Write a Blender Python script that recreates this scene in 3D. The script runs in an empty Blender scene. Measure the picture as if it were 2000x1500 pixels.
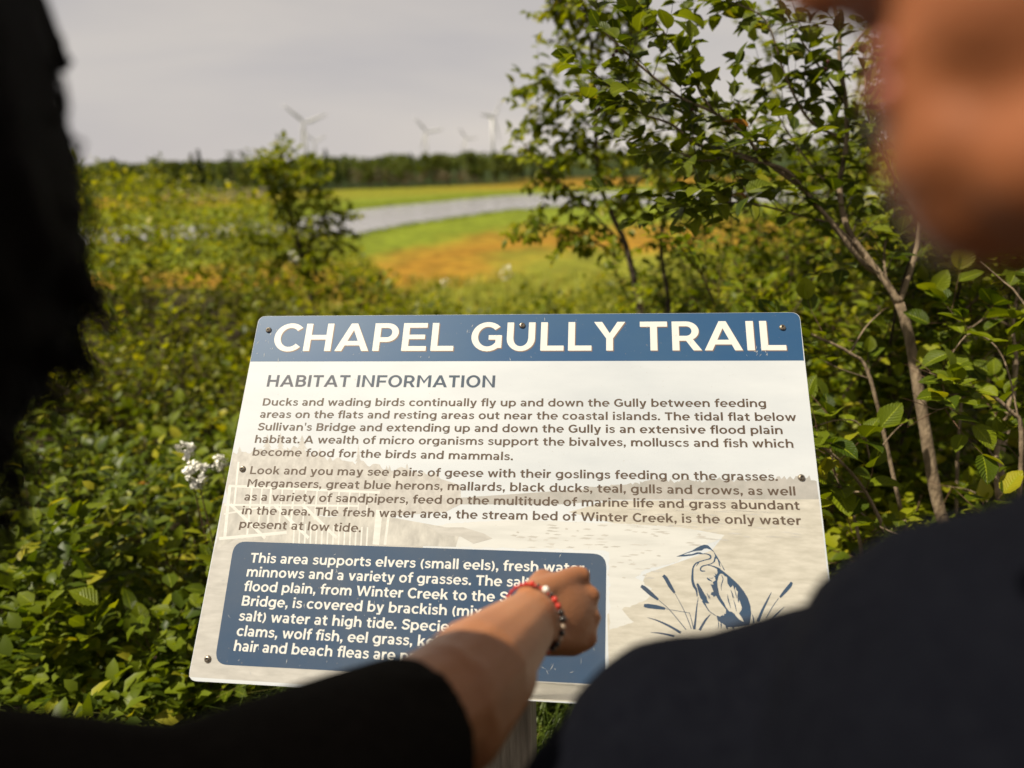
import bpy, bmesh, math, random
import numpy as np
from mathutils import Vector, Matrix, noise
R_ = math.radians
rnd = random.Random(7)
rng = np.random.default_rng(11)
S = bpy.context.scene
COL = S.collection

# ------------------------------------------------------------------ camera
F_PX, CX, CY = 1450.0, 1000.0, 750.0        # focal length and centre in the photograph's pixels
PITCH, ROLL = R_(16.6), R_(1.3)
CAM = Vector((0, 0, 1.55))
_r0 = Vector((1, 0, 0)); _f0 = Vector((0, math.cos(PITCH), -math.sin(PITCH))); _u0 = Vector((0, math.sin(PITCH), math.cos(PITCH)))
RIGHT = _r0 * math.cos(ROLL) - _u0 * math.sin(ROLL)
UP = _r0 * math.sin(ROLL) + _u0 * math.cos(ROLL)
FWD = _f0.copy()
cd = bpy.data.cameras.new('camera'); cam = bpy.data.objects.new('camera', cd); COL.objects.link(cam)
cam.matrix_world = Matrix(((RIGHT.x, UP.x, -FWD.x, CAM.x), (RIGHT.y, UP.y, -FWD.y, CAM.y), (RIGHT.z, UP.z, -FWD.z, CAM.z), (0, 0, 0, 1)))
cd.sensor_width = 36; cd.lens = F_PX / 2000 * 36
cd.clip_start = 0.02; cd.clip_end = 12000
cd.dof.use_dof = True; cd.dof.focus_distance = 1.19; cd.dof.aperture_fstop = 2.2
S.camera = cam

# ------------------------------------------------------------------ sky and sun
SUN_TRAVEL = Vector((0.50, 0.12, -0.86)).normalized()
to_sun = -SUN_TRAVEL
w = bpy.data.worlds.new('World'); S.world = w; w.use_nodes = True
nt = w.node_tree; nt.nodes.clear()
def N(t, kind, **kw):
    n = t.nodes.new(kind)
    for k, v in kw.items(): setattr(n, k, v)
    return n
sky = N(nt, 'ShaderNodeTexSky', sky_type='NISHITA', sun_disc=False)
sky.sun_elevation = math.asin(to_sun.z); sky.sun_rotation = math.atan2(to_sun.x, to_sun.y)
sky.air_density = 1.0; sky.dust_density = 3.0; sky.ozone_density = 1.0
sc = N(nt, 'ShaderNodeVectorMath', operation='SCALE'); sc.inputs['Scale'].default_value = 0.07
nt.links.new(sky.outputs[0], sc.inputs[0])
tc = N(nt, 'ShaderNodeTexCoord'); mp = N(nt, 'ShaderNodeMapping'); mp.inputs['Scale'].default_value = (1.0, 1.6, 5.5); mp.inputs['Rotation'].default_value = (0.1, 0.12, 0.5)
nt.links.new(tc.outputs['Generated'], mp.inputs[0])
nz = N(nt, 'ShaderNodeTexNoise'); nz.inputs['Scale'].default_value = 1.7; nz.inputs['Detail'].default_value = 5; nz.inputs['Roughness'].default_value = .45; nz.inputs['Distortion'].default_value = .4
nt.links.new(mp.outputs[0], nz.inputs['Vector'])
cr = N(nt, 'ShaderNodeValToRGB'); cr.color_ramp.elements[0].position = .3; cr.color_ramp.elements[0].color = (.395, .372, .372, 1); cr.color_ramp.elements[1].position = .72; cr.color_ramp.elements[1].color = (.525, .480, .435, 1)
nt.links.new(nz.outputs[0], cr.inputs[0])
mx = N(nt, 'ShaderNodeMix', data_type='RGBA'); mx.inputs[0].default_value = .9
nt.links.new(sc.outputs[0], mx.inputs[6]); nt.links.new(cr.outputs[0], mx.inputs[7])
# a hazy sky: brightest low down, dimmer overhead
sx_ = N(nt, 'ShaderNodeSeparateXYZ'); nt.links.new(tc.outputs['Generated'], sx_.inputs[0])
gz = N(nt, 'ShaderNodeMapRange'); gz.inputs[1].default_value = 0; gz.inputs[2].default_value = .9; gz.inputs[3].default_value = 1.14; gz.inputs[4].default_value = .42; nt.links.new(sx_.outputs[2], gz.inputs[0])
vs = N(nt, 'ShaderNodeVectorMath', operation='SCALE'); nt.links.new(mx.outputs[2], vs.inputs[0]); nt.links.new(gz.outputs[0], vs.inputs['Scale'])
bg = N(nt, 'ShaderNodeBackground'); bg.inputs[1].default_value = 1.0
wo = N(nt, 'ShaderNodeOutputWorld'); nt.links.new(vs.outputs[0], bg.inputs[0]); nt.links.new(bg.outputs[0], wo.inputs[0])

sd = bpy.data.lights.new('sun', 'SUN'); sd.energy = 5.0; sd.angle = R_(.6); sd.color = (1.0, .915, .74)
so = bpy.data.objects.new('sun', sd); COL.objects.link(so); so.rotation_euler = SUN_TRAVEL.to_track_quat('-Z', 'Y').to_euler(); so.location = (0, 0, 30)

S.view_settings.view_transform = 'Standard'; S.view_settings.look = 'None'; S.view_settings.exposure = 0.38; S.view_settings.gamma = 1.0
S.view_settings.use_curve_mapping = False
S.render.engine = 'CYCLES'; S.cycles.use_denoising = True
S.cycles.max_bounces = 7; S.cycles.diffuse_bounces = 3; S.cycles.transmission_bounces = 3; S.cycles.transparent_max_bounces = 6
S.cycles.volume_bounces = 0

# ------------------------------------------------------------------ helpers
def P(px, py, d):
    """world point seen at photograph pixel (px, py) at depth d metres along the view axis"""
    return CAM + FWD * d + RIGHT * ((px - CX) / F_PX * d) - UP * ((py - CY) / F_PX * d)
def ray(px, py):
    return (FWD + RIGHT * ((px - CX) / F_PX) - UP * ((py - CY) / F_PX))
def on_z(px, py, z):
    r = ray(px, py); t = (z - CAM.z) / r.z
    return CAM + r * t
def proj(p):
    q = Vector(p) - CAM; d = q.dot(FWD)
    return CX + F_PX * q.dot(RIGHT) / d, CY - F_PX * q.dot(UP) / d, d

def tag(o, label=None, cat=None, group=None, kind=None):
    if label: o['label'] = label
    if cat: o['category'] = cat
    if group: o['group'] = group
    if kind: o['kind'] = kind
    return o
def empty(name, loc=(0, 0, 0), **kw):
    o = bpy.data.objects.new(name, None); COL.objects.link(o); o.location = loc; o.empty_display_size = .1
    return tag(o, **kw)
def link(name, me, parent=None, **kw):
    o = bpy.data.objects.new(name, me); COL.objects.link(o)
    if parent is not None: o.parent = parent
    return tag(o, **kw)
def mesh(name, verts, faces, mat=None, smooth=False):
    me = bpy.data.meshes.new(name)
    me.from_pydata([tuple(v) for v in verts], [], [tuple(f) for f in faces]); me.update()
    if mat: me.materials.append(mat)
    if smooth: me.polygons.foreach_set('use_smooth', [True] * len(me.polygons))
    return me
def fast_mesh(name, V, Fq, mat=None, smooth=False, uv=None, tint=None):
    """V (n,3) Fq (m,k) arrays -> mesh"""
    V = np.asarray(V, np.float32); Fq = np.asarray(Fq, np.int32)
    me = bpy.data.meshes.new(name); m, k = Fq.shape
    me.vertices.add(len(V)); me.vertices.foreach_set('co', V.ravel())
    me.loops.add(m * k); me.loops.foreach_set('vertex_index', Fq.ravel())
    me.polygons.add(m); me.polygons.foreach_set('loop_start', np.arange(0, m * k, k, dtype=np.int32))
    me.polygons.foreach_set('loop_total', np.full(m, k, np.int32))
    if smooth: me.polygons.foreach_set('use_smooth', np.ones(m, bool))
    if uv is not None:
        l = me.uv_layers.new(name='UVMap'); l.data.foreach_set('uv', np.asarray(uv, np.float32)[Fq.ravel()].ravel())
    if tint is not None:
        a = me.attributes.new('tint', 'FLOAT', 'POINT'); a.data.foreach_set('value', np.asarray(tint, np.float32))
    me.update(calc_edges=True)
    if mat: me.materials.append(mat)
    return me

class MB:
    """collects shapes into one mesh"""
    def __init__(s): s.v = []; s.f = []
    def add(s, v, f):
        b = len(s.v); s.v += [tuple(x) for x in v]; s.f += [tuple(i + b for i in q) for q in f]; return s
    def box(s, c, size, R=None, bev=0):
        hx, hy, hz = size[0] / 2, size[1] / 2, size[2] / 2
        c = Vector(c); R = R or Matrix.Identity(3)
        b = min(bev, hx * .45, hy * .45, hz * .45)
        if b <= 0:
            v = [c + R @ Vector((x * hx, y * hy, z * hz)) for x in (-1, 1) for y in (-1, 1) for z in (-1, 1)]
            return s.add(v, [(0, 1, 3, 2), (4, 6, 7, 5), (0, 4, 5, 1), (2, 3, 7, 6), (0, 2, 6, 4), (1, 5, 7, 3)])
        bm = bmesh.new(); bmesh.ops.create_cube(bm, size=1)
        for q in bm.verts: q.co = Vector((q.co.x * size[0], q.co.y * size[1], q.co.z * size[2]))
        bmesh.ops.bevel(bm, geom=list(bm.edges), offset=b, segments=1, affect='EDGES')
        bm.verts.ensure_lookup_table()
        v = [c + R @ q.co for q in bm.verts]; f = [[q.index for q in g.verts] for g in bm.faces]; bm.free()
        return s.add(v, f)
    def tube(s, pts, rad, n=6, cap=True):
        pts = [Vector(p) for p in pts]; m = len(pts)
        if not hasattr(rad, '__len__'): rad = [rad] * m
        t = (pts[1] - pts[0]).normalized()
        a = t.orthogonal().normalized()
        V = []
        for i, p in enumerate(pts):
            t = (pts[min(i + 1, m - 1)] - pts[max(i - 1, 0)]).normalized()
            a = (a - t * a.dot(t)); a = a.normalized() if a.length > 1e-6 else t.orthogonal().normalized()
            b = t.cross(a)
            for k in range(n):
                an = 2 * math.pi * k / n
                V.append(p + (a * math.cos(an) + b * math.sin(an)) * rad[i])
        Fc = [(i * n + k, i * n + (k + 1) % n, (i + 1) * n + (k + 1) % n, (i + 1) * n + k) for i in range(m - 1) for k in range(n)]
        if cap: Fc += [tuple(range(n))[::-1], tuple((m - 1) * n + k for k in range(n))]
        return s.add(V, Fc)
    def ball(s, c, r, R=None, n=12, m=8):
        """ellipsoid with radii r (3)"""
        if not hasattr(r, '__len__'): r = (r, r, r)
        R = R or Matrix.Identity(3); c = Vector(c)
        V = [c + R @ Vector((0, 0, r[2]))]
        for i in range(1, m):
            th = math.pi * i / m
            for k in range(n):
                ph = 2 * math.pi * k / n
                V.append(c + R @ Vector((r[0] * math.sin(th) * math.cos(ph), r[1] * math.sin(th) * math.sin(ph), r[2] * math.cos(th))))
        V.append(c + R @ Vector((0, 0, -r[2])))
        Fc = [(0, 1 + k, 1 + (k + 1) % n) for k in range(n)]
        for i in range(m - 2):
            for k in range(n):
                a = 1 + i * n + k; b = 1 + i * n + (k + 1) % n
                Fc.append((a, a + n, b + n, b))
        e = len(V) - 1; o = 1 + (m - 2) * n
        Fc += [(o + k, e, o + (k + 1) % n) for k in range(n)]
        return s.add(V, Fc)
    def capsule(s, a, b, ra, rb, n=14):
        a = Vector(a); b = Vector(b); L = (b - a).length
        if L < 1e-6: return s.ball(a, ra)
        t = (b - a) / L; pts = []; rad = []
        for i in range(5):
            an = math.pi / 2 * (1 - i / 4 * .999) ; an = math.pi / 2 - i / 4 * math.pi / 2
            pts.append(a - t * ra * math.sin(an)); rad.append(max(ra * math.cos(an), 1e-4))
        for i in range(1, 5): pts.append(a + (b - a) * i / 5); rad.append(ra + (rb - ra) * i / 5)
        for i in range(5):
            an = i / 4 * math.pi / 2
            pts.append(b + t * rb * math.sin(an)); rad.append(max(rb * math.cos(an), 1e-4))
        return s.tube(pts, rad, n)
    def lathe(s, prof, c=(0, 0, 0), n=16, R=None):
        c = Vector(c); R = R or Matrix.Identity(3); V = []
        for r, z in prof:
            for k in range(n):
                an = 2 * math.pi * k / n; V.append(c + R @ Vector((r * math.cos(an), r * math.sin(an), z)))
        m = len(prof)
        Fc = [(i * n + k, i * n + (k + 1) % n, (i + 1) * n + (k + 1) % n, (i + 1) * n + k) for i in range(m - 1) for k in range(n)]
        Fc += [tuple(range(n))[::-1], tuple((m - 1) * n + k for k in range(n))]
        return s.add(V, Fc)
    def build(s, name, mat, parent=None, smooth=False, off=None, **kw):
        v = s.v if off is None else [(x - off[0], y - off[1], z - off[2]) for x, y, z in s.v]
        return link(name, mesh(name, v, s.f, mat, smooth), parent, **kw)

# ------------------------------------------------------------------ materials
def mat(name, color, rough=.6, var=None, scale=20, detail=4, bump=0, bscale=None, metal=0, spec=.5, coat=0, coord='Object', stretch=(1, 1, 1), sub=0, sheen=0):
    m = bpy.data.materials.new(name); m.use_nodes = True; t = m.node_tree; b = t.nodes['Principled BSDF']
    b.inputs['Roughness'].default_value = rough; b.inputs['Metallic'].default_value = metal
    b.inputs['Specular IOR Level'].default_value = spec; b.inputs['Coat Weight'].default_value = coat; b.inputs['Coat Roughness'].default_value = .08
    b.inputs['Base Color'].default_value = (*color, 1)
    if sub:
        b.inputs['Subsurface Weight'].default_value = sub; b.inputs['Subsurface Radius'].default_value = (.012, .005, .003); b.inputs['Subsurface Scale'].default_value = .6
    if sheen: b.inputs['Sheen Weight'].default_value = sheen
    tcn = N(t, 'ShaderNodeTexCoord'); mpn = N(t, 'ShaderNodeMapping'); mpn.inputs['Scale'].default_value = stretch
    t.links.new(tcn.outputs[coord], mpn.inputs[0])
    if var:
        n = N(t, 'ShaderNodeTexNoise'); n.inputs['Scale'].default_value = scale; n.inputs['Detail'].default_value = detail
        t.links.new(mpn.outputs[0], n.inputs['Vector'])
        r = N(t, 'ShaderNodeValToRGB'); r.color_ramp.elements[0].position = .32; r.color_ramp.elements[1].position = .68
        r.color_ramp.elements[0].color = (*color, 1); r.color_ramp.elements[1].color = (*var, 1)
        t.links.new(n.outputs[0], r.inputs[0]); t.links.new(r.outputs[0], b.inputs['Base Color'])
    if bump:
        n2 = N(t, 'ShaderNodeTexNoise'); n2.inputs['Scale'].default_value = bscale or scale * 3; n2.inputs['Detail'].default_value = 5
        t.links.new(mpn.outputs[0], n2.inputs['Vector'])
        bp_ = N(t, 'ShaderNodeBump'); bp_.inputs['Strength'].default_value = bump; bp_.inputs['Distance'].default_value = .01
        t.links.new(n2.outputs[0], bp_.inputs['Height']); t.links.new(bp_.outputs[0], b.inputs['Normal'])
    return m

def leaf_mat(name, dark, light, yellow=(.20, .19, .02), trans=.35, rough=.42, veins=True, ymix=.12):
    m = bpy.data.materials.new(name); m.use_nodes = True; t = m.node_tree; b = t.nodes['Principled BSDF']; out = t.nodes['Material Output']
    at = N(t, 'ShaderNodeAttribute', attribute_name='tint'); oi = N(t, 'ShaderNodeObjectInfo')
    ad = N(t, 'ShaderNodeMath', operation='ADD'); t.links.new(at.outputs['Fac'], ad.inputs[0]); t.links.new(oi.outputs['Random'], ad.inputs[1])
    fr = N(t, 'ShaderNodeMath', operation='FRACT'); t.links.new(ad.outputs[0], fr.inputs[0])
    r = N(t, 'ShaderNodeValToRGB'); e = r.color_ramp.elements
    e[0].position = 0; e[0].color = (*dark, 1); e[1].position = 1 - ymix; e[1].color = (*light, 1)
    e2 = e.new(1.0); e2.color = (*yellow, 1)
    t.links.new(fr.outputs[0], r.inputs[0]); colr = r.outputs[0]
    uvn = N(t, 'ShaderNodeTexCoord'); sp = N(t, 'ShaderNodeSeparateXYZ'); t.links.new(uvn.outputs['UV'], sp.inputs[0])
    if veins:
        # side veins: waves of (v - |u-.5|*.8), plus a paler midrib
        su = N(t, 'ShaderNodeMath', operation='SUBTRACT'); su.inputs[1].default_value = .5; t.links.new(sp.outputs[0], su.inputs[0])
        ab = N(t, 'ShaderNodeMath', operation='ABSOLUTE'); t.links.new(su.outputs[0], ab.inputs[0])
        mu = N(t, 'ShaderNodeMath', operation='MULTIPLY_ADD'); t.links.new(ab.outputs[0], mu.inputs[0]); mu.inputs[1].default_value = -.55; t.links.new(sp.outputs[1], mu.inputs[2])
        m2 = N(t, 'ShaderNodeMath', operation='MULTIPLY'); m2.inputs[1].default_value = 58.; t.links.new(mu.outputs[0], m2.inputs[0])
        sn = N(t, 'ShaderNodeMath', operation='SINE'); t.links.new(m2.outputs[0], sn.inputs[0])
        mr = N(t, 'ShaderNodeMapRange'); mr.inputs[1].default_value = .0; mr.inputs[2].default_value = .045; mr.inputs[3].default_value = 1; mr.inputs[4].default_value = 0
        t.links.new(ab.outputs[0], mr.inputs[0])
        mix = N(t, 'ShaderNodeMix', data_type='RGBA'); t.links.new(mr.outputs[0], mix.inputs[0]); t.links.new(colr, mix.inputs[6]); mix.inputs[7].default_value = (min(1, light[0] * 1.5), light[1] * 1.45, light[2] * 2, 1)
        colr = mix.outputs[2]
        bp_ = N(t, 'ShaderNodeBump'); bp_.inputs['Strength'].default_value = .55; bp_.inputs['Distance'].default_value = .0012
        t.links.new(sn.outputs[0], bp_.inputs['Height']); t.links.new(bp_.outputs[0], b.inputs['Normal'])
    t.links.new(colr, b.inputs['Base Color']); b.inputs['Roughness'].default_value = rough; b.inputs['Specular IOR Level'].default_value = .22
    tr = N(t, 'ShaderNodeBsdfTranslucent'); hs = N(t, 'ShaderNodeMix', data_type='RGBA', blend_type='MULTIPLY'); hs.inputs[0].default_value = 1; hs.inputs[7].default_value = (1.5, 1.45, .45, 1)
    t.links.new(colr, hs.inputs[6]); t.links.new(hs.outputs[2], tr.inputs[0])
    ms = N(t, 'ShaderNodeMixShader'); ms.inputs[0].default_value = trans
    t.links.new(b.outputs[0], ms.inputs[1]); t.links.new(tr.outputs[0], ms.inputs[2]); t.links.new(ms.outputs[0], out.inputs[0])
    return m

M = {}
M['leaf_alder'] = leaf_mat('leaf_alder', (.045, .075, .004), (.195, .235, .008), (.38, .34, .015), trans=.36)
M['leaf_serv'] = leaf_mat('leaf_serviceberry', (.045, .070, .005), (.175, .205, .012), (.28, .25, .02), trans=.38, veins=True, ymix=.05)
M['leaf_mid'] = leaf_mat('leaf_mid', (.075, .110, .004), (.25, .27, .008), (.36, .32, .02), trans=.44, veins=False)
M['leaf_mass'] = leaf_mat('leaf_mass', (.052, .074, .004), (.255, .265, .008), (.42, .38, .02), trans=.48, veins=False, ymix=.10)
M['leaf_red'] = leaf_mat('leaf_turned', (.30, .10, .015), (.36, .15, .02), (.4, .2, .02), trans=.4, veins=False)
M['bark'] = mat('bark', (.13, .09, .055), .9, var=(.33, .245, .16), scale=60, bump=.6, bscale=140, stretch=(1, 1, .35))
M['bark_dark'] = mat('bark_dark', (.030, .020, .013), .9, var=(.085, .06, .04), scale=50, bump=.5, bscale=120, stretch=(1, 1, .35))
M['twig'] = mat('twig', (.075, .032, .016), .75, var=(.14, .08, .045), scale=30)
M['petal'] = mat('petal', (.86, .84, .76), .7, var=(.92, .90, .84), scale=200)
# ------------------------------------------------------------------ information sign
BU = (RIGHT * .9927 - UP * .0044 - FWD * .1207).normalized()
BV0 = (RIGHT * .0505 + UP * .923 + FWD * .3814).normalized()
BN = BU.cross(BV0).normalized(); BV = BN.cross(BU).normalized()
BO = CAM + RIGHT * -.473 - UP * .4333 + FWD * 1.0792        # lower left corner of the panel face
def b2(px, py):
    r = ray(px, py); t = (BO - CAM).dot(BN) / r.dot(BN); q = CAM + r * t - BO
    return q.dot(BU), q.dot(BV)
def bw(u, v, h=0.0): return BO + BU * u + BV * v + BN * h
def bi(u, v, h): return bw(u, v, h * .12)          # ink layers, some hundredths of a millimetre apart
BR3 = Matrix((BU, BV, BN)).transposed()

sign_base = P(992, 1500, 1.24); sign_base = Vector((sign_base.x, sign_base.y, -.3))
sign = empty('information_sign', sign_base, label='tilted trail sign panel with white and blue print on a wooden post', cat='sign')
OFF = sign_base
def panel_xy(px, py): return b2(px, py)
corners = [b2(506, 617.5), b2(1561.5, 610), b2(1651, 1405), b2(366.5, 1329.5)]
def rounded(poly, r, n=6):
    out = []; m = len(poly)
    for i in range(m):
        p = Vector(poly[i]); a = Vector(poly[i - 1]); b = Vector(poly[(i + 1) % m])
        d1 = (a - p).normalized(); d2 = (b - p).normalized()
        s = p + d1 * r; e = p + d2 * r
        for k in range(n + 1):
            t = k / n; out.append(s * (1 - t) ** 2 + p * 2 * t * (1 - t) + e * t * t)
    return out
def prism(name, poly, h0, h1, m, parent, **kw):
    n = len(poly)
    V = [bw(p[0], p[1], h1) - OFF for p in poly] + [bw(p[0], p[1], h0) - OFF for p in poly]
    # poly is clockwise seen from the front (TL TR BR BL)
    Fc = [tuple(range(n))[::-1], tuple(range(n, 2 * n))] + [(i, (i + 1) % n, (i + 1) % n + n, i + n) for i in range(n)]
    return link(name, mesh(name, V, Fc, m), parent, **kw)
def sheet(name, polys, h, m, parent, **kw):
    V = []; Fc = []
    for k, p in enumerate(polys):
        b = len(V); hh = h[k] if hasattr(h, '__len__') else h
        V += [bi(q[0], q[1], hh) - OFF for q in p]
        ar = sum(p[i][0] * p[(i + 1) % len(p)][1] - p[(i + 1) % len(p)][0] * p[i][1] for i in range(len(p)))
        idx = list(range(b, b + len(p)));  Fc.append(tuple(idx if ar > 0 else idx[::-1]))
    me = mesh(name, V, Fc, m)
    return link(name, me, parent, **kw)

def print_mat(name, color, color2=None, rough=.5, coat=.5, nscale=9, stretch=(1, 6, 1), lo=.35, hi=.65, detail=8):
    """printed, laminated aluminium; two tones broken up by noise in panel coordinates"""
    m = bpy.data.materials.new(name); m.use_nodes = True; t = m.node_tree; b = t.nodes['Principled BSDF']
    b.inputs['Roughness'].default_value = rough; b.inputs['Coat Weight'].default_value = coat; b.inputs['Coat Roughness'].default_value = .05; b.inputs['Specular IOR Level'].default_value = .3
    g = N(t, 'ShaderNodeNewGeometry'); mpn = N(t, 'ShaderNodeMapping', vector_type='TEXTURE')
    mpn.inputs['Location'].default_value = tuple(BO); mpn.inputs['Rotation'].default_value = tuple(BR3.to_euler())
    t.links.new(g.outputs['Position'], mpn.inputs[0])
    m2 = N(t, 'ShaderNodeMapping'); m2.inputs['Scale'].default_value = stretch; t.links.new(mpn.outputs[0], m2.inputs[0])
    # faint wear: scratches and specks in roughness
    n3 = N(t, 'ShaderNodeTexNoise'); n3.inputs['Scale'].default_value = 26; n3.inputs['Detail'].default_value = 8; n3.inputs['Roughness'].default_value = .7
    t.links.new(mpn.outputs[0], n3.inputs['Vector'])
    mr = N(t, 'ShaderNodeMapRange'); mr.inputs[3].default_value = .03; mr.inputs[4].default_value = .14; t.links.new(n3.outputs[0], mr.inputs[0]); t.links.new(mr.outputs[0], b.inputs['Coat Roughness'])
    c2 = color2 or color
    n = N(t, 'ShaderNodeTexNoise'); n.inputs['Scale'].default_value = nscale; n.inputs['Detail'].default_value = detail; n.inputs['Roughness'].default_value = .6
    t.links.new(m2.outputs[0], n.inputs['Vector'])
    r = N(t, 'ShaderNodeValToRGB'); r.color_ramp.elements[0].position = lo; r.color_ramp.elements[1].position = hi
    r.color_ramp.elements[0].color = (*color, 1); r.color_ramp.elements[1].color = (*c2, 1)
    t.links.new(n.outputs[0], r.inputs[0])
    # small dirt specks and faded scuffs
    v = N(t, 'ShaderNodeTexNoise'); v.inputs['Scale'].default_value = 210; v.inputs['Detail'].default_value = 2; t.links.new(mpn.outputs[0], v.inputs['Vector'])
    sp = N(t, 'ShaderNodeMapRange'); sp.inputs[1].default_value = .70; sp.inputs[2].default_value = .76; sp.inputs[4].default_value = .35; t.links.new(v.outputs[0], sp.inputs[0])
    mx_ = N(t, 'ShaderNodeMix', data_type='RGBA'); t.links.new(sp.outputs[0], mx_.inputs[0]); t.links.new(r.outputs[0], mx_.inputs[6]); mx_.inputs[7].default_value = (.33, .28, .22, 1)
    t.links.new(mx_.outputs[2], b.inputs['Base Color'])
    return m, t, b, mpn, mx_, r

PW, PT = (.58, .605, .635), (.47, .50, .54)
M['panel'], t, b, mpn, mxn, rr = print_mat('panel_print', PW, PT, nscale=2.2, stretch=(1, 3.2, 1), lo=.38, hi=.7)
M['alu'] = mat('aluminium', (.55, .54, .52), .35, metal=.9)
M['blue'] = print_mat('blue_print', (.016, .072, .180), (.028, .085, .180), rough=.45, nscale=5, stretch=(1, 1.5, 1))[0]
M['blue2'] = print_mat('blue_box_print', (.028, .064, .130), (.060, .085, .130), rough=.45, nscale=4, stretch=(1.4, 1.2, 1))[0]
M['white_ink'] = print_mat('white_ink', (.66, .65, .62))[0]
M['brown_ink'] = print_mat('brown_ink', (.075, .047, .030), (.105, .075, .055), nscale=2)[0]
M['grey_ink'] = print_mat('heading_ink', (.065, .065, .085), (.038, .065, .105), nscale=2)[0]
M['tan_ink'] = print_mat('title_shadow_ink', (.17, .11, .08))[0]
M['heron_ink'] = print_mat('emblem_ink', (.030, .065, .125), (.05, .065, .10), nscale=3)[0]
M['pic_trees'] = print_mat('picture_trees', (.38, .36, .34), (.55, .53, .50), nscale=60, stretch=(1.5, 1, 1), lo=.3, hi=.75)[0]
M['pic_shore'] = print_mat('picture_far_shore', (.33, .32, .30), (.41, .39, .37), nscale=40, stretch=(1, 1, 1))[0]
M['pic_marsh'] = print_mat('picture_marsh', (.39, .365, .31), (.57, .54, .48), nscale=26, stretch=(1, 4.0, 1), lo=.25, hi=.72)[0]
M['pic_mud'] = print_mat('picture_mud', (.37, .355, .33), (.54, .52, .49), nscale=22, stretch=(1, 4, 1), lo=.25, hi=.75)[0]
M['pic_rail'] = print_mat('picture_rail', (.66, .65, .62), (.58, .57, .54), nscale=30)[0]
M['pic_deck'] = print_mat('picture_deck', (.38, .365, .34), (.54, .52, .48), nscale=30, stretch=(2, 1, 1))[0]
M['pic_water'] = print_mat('picture_water', (.58, .58, .565), (.49, .49, .475), nscale=8, stretch=(1, 7, 1), lo=.45, hi=.75)[0]

face_poly = rounded(corners, .014)
panel = prism('panel', face_poly, -.0032, 0, M['panel'], sign)
prism('edge', rounded([Vector(c) for c in corners], .014), -.0040, -.0033, M['alu'], panel)
# header band
hb = []
for p in rounded(corners, .0141)[:14]: hb.append(p)
hb += [Vector(b2(1571, 704)), Vector(b2(488.5, 706))]
cen = sum((Vector(p) for p in corners), Vector((0, 0))) / 4
hb = [p + (cen - p).normalized() * .0006 for p in hb]
sheet('header_band', [hb], .0006, M['blue'], panel)
box = rounded([b2(457.5, 1057), b2(1184.5, 1082), b2(1181.5, 1337.5), b2(418.5, 1297.5)], .020)
sheet('text_box', [box], .0010, M['blue2'], panel)

def px_poly(pts, jit=0):
    if not jit: return [b2(x, y) for x, y in pts]
    out = []
    for i in range(len(pts)):
        (x0, y0), (x1, y1) = pts[i], pts[(i + 1) % len(pts)]; L = math.hypot(x1 - x0, y1 - y0); n = max(1, int(L / 7))
        for k in range(n):
            t_ = k / n; e = min(1, min(t_, 1 - t_) * 6); out.append(b2(x0 + (x1 - x0) * t_ + rl.gauss(0, jit * 2.2) * e, y0 + (y1 - y0) * t_ + rl.gauss(0, jit) * e))
    return out
def in_box_clip(pts): return pts
rl = random.Random(3)
# --- the pale printed landscape behind the text: shore, trees, boardwalk, water, marsh
rl = random.Random(3)
def ragged(x0, y0, x1, y1, amp, step, base):
    """a tree-line polygon: ragged top from (x0,y0) to (x1,y1) down to the line base((x))"""
    pts = []; x = x0
    while x < x1:
        t = (x - x0) / (x1 - x0); y = y0 + (y1 - y0) * t
        pts.append((x, y - amp * rl.random())); x += step * (.5 + rl.random())
    pts.append((x1, y1))
    return pts
right_x = lambda y: 1571.2 + .1145 * (y - 704) - 3
left_x = lambda y: 488.5 - .2003 * (y - 705.4) + 3
pics = []
# marsh on the right (lower right half of the picture)
marsh = [(1110, 1000), (1190, 978), (right_x(978), 975), (right_x(1200), 1200), (right_x(1395), 1395), (1010, 1366), (1010, 1330), (1190, 1340), (1186, 1200), (1250, 1150), (1262, 1120), (1320, 1100), (1390, 1075), (1415, 1045), (1330, 1030), (1200, 1022)]
sheet('printed_picture', [px_poly(marsh)], .0003, M['pic_marsh'], panel)
lowl = [(left_x(1322) + 1, 1322), (left_x(1060), 1062), (470, 1052), (826, 1062), (826, 1100), (1100, 1110), (1100, 1330), (1190, 1338), (1190, 1371), (1010, 1364)]
sheet('printed_picture', [px_poly(lowl)], .0003, M['pic_mud'], panel)
# far shore on the right
shore = ragged(1120, 958, 1250, 946, 5, 6, None) + ragged(1250, 946, 1590, 938, 11, 5, None) + [(right_x(938), 940), (right_x(976), 975), (1200, 976), (1100, 985), (900, 985), (900, 972)]
sheet('printed_picture', [px_poly(shore)], .00045, M['pic_shore'], panel)
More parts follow.
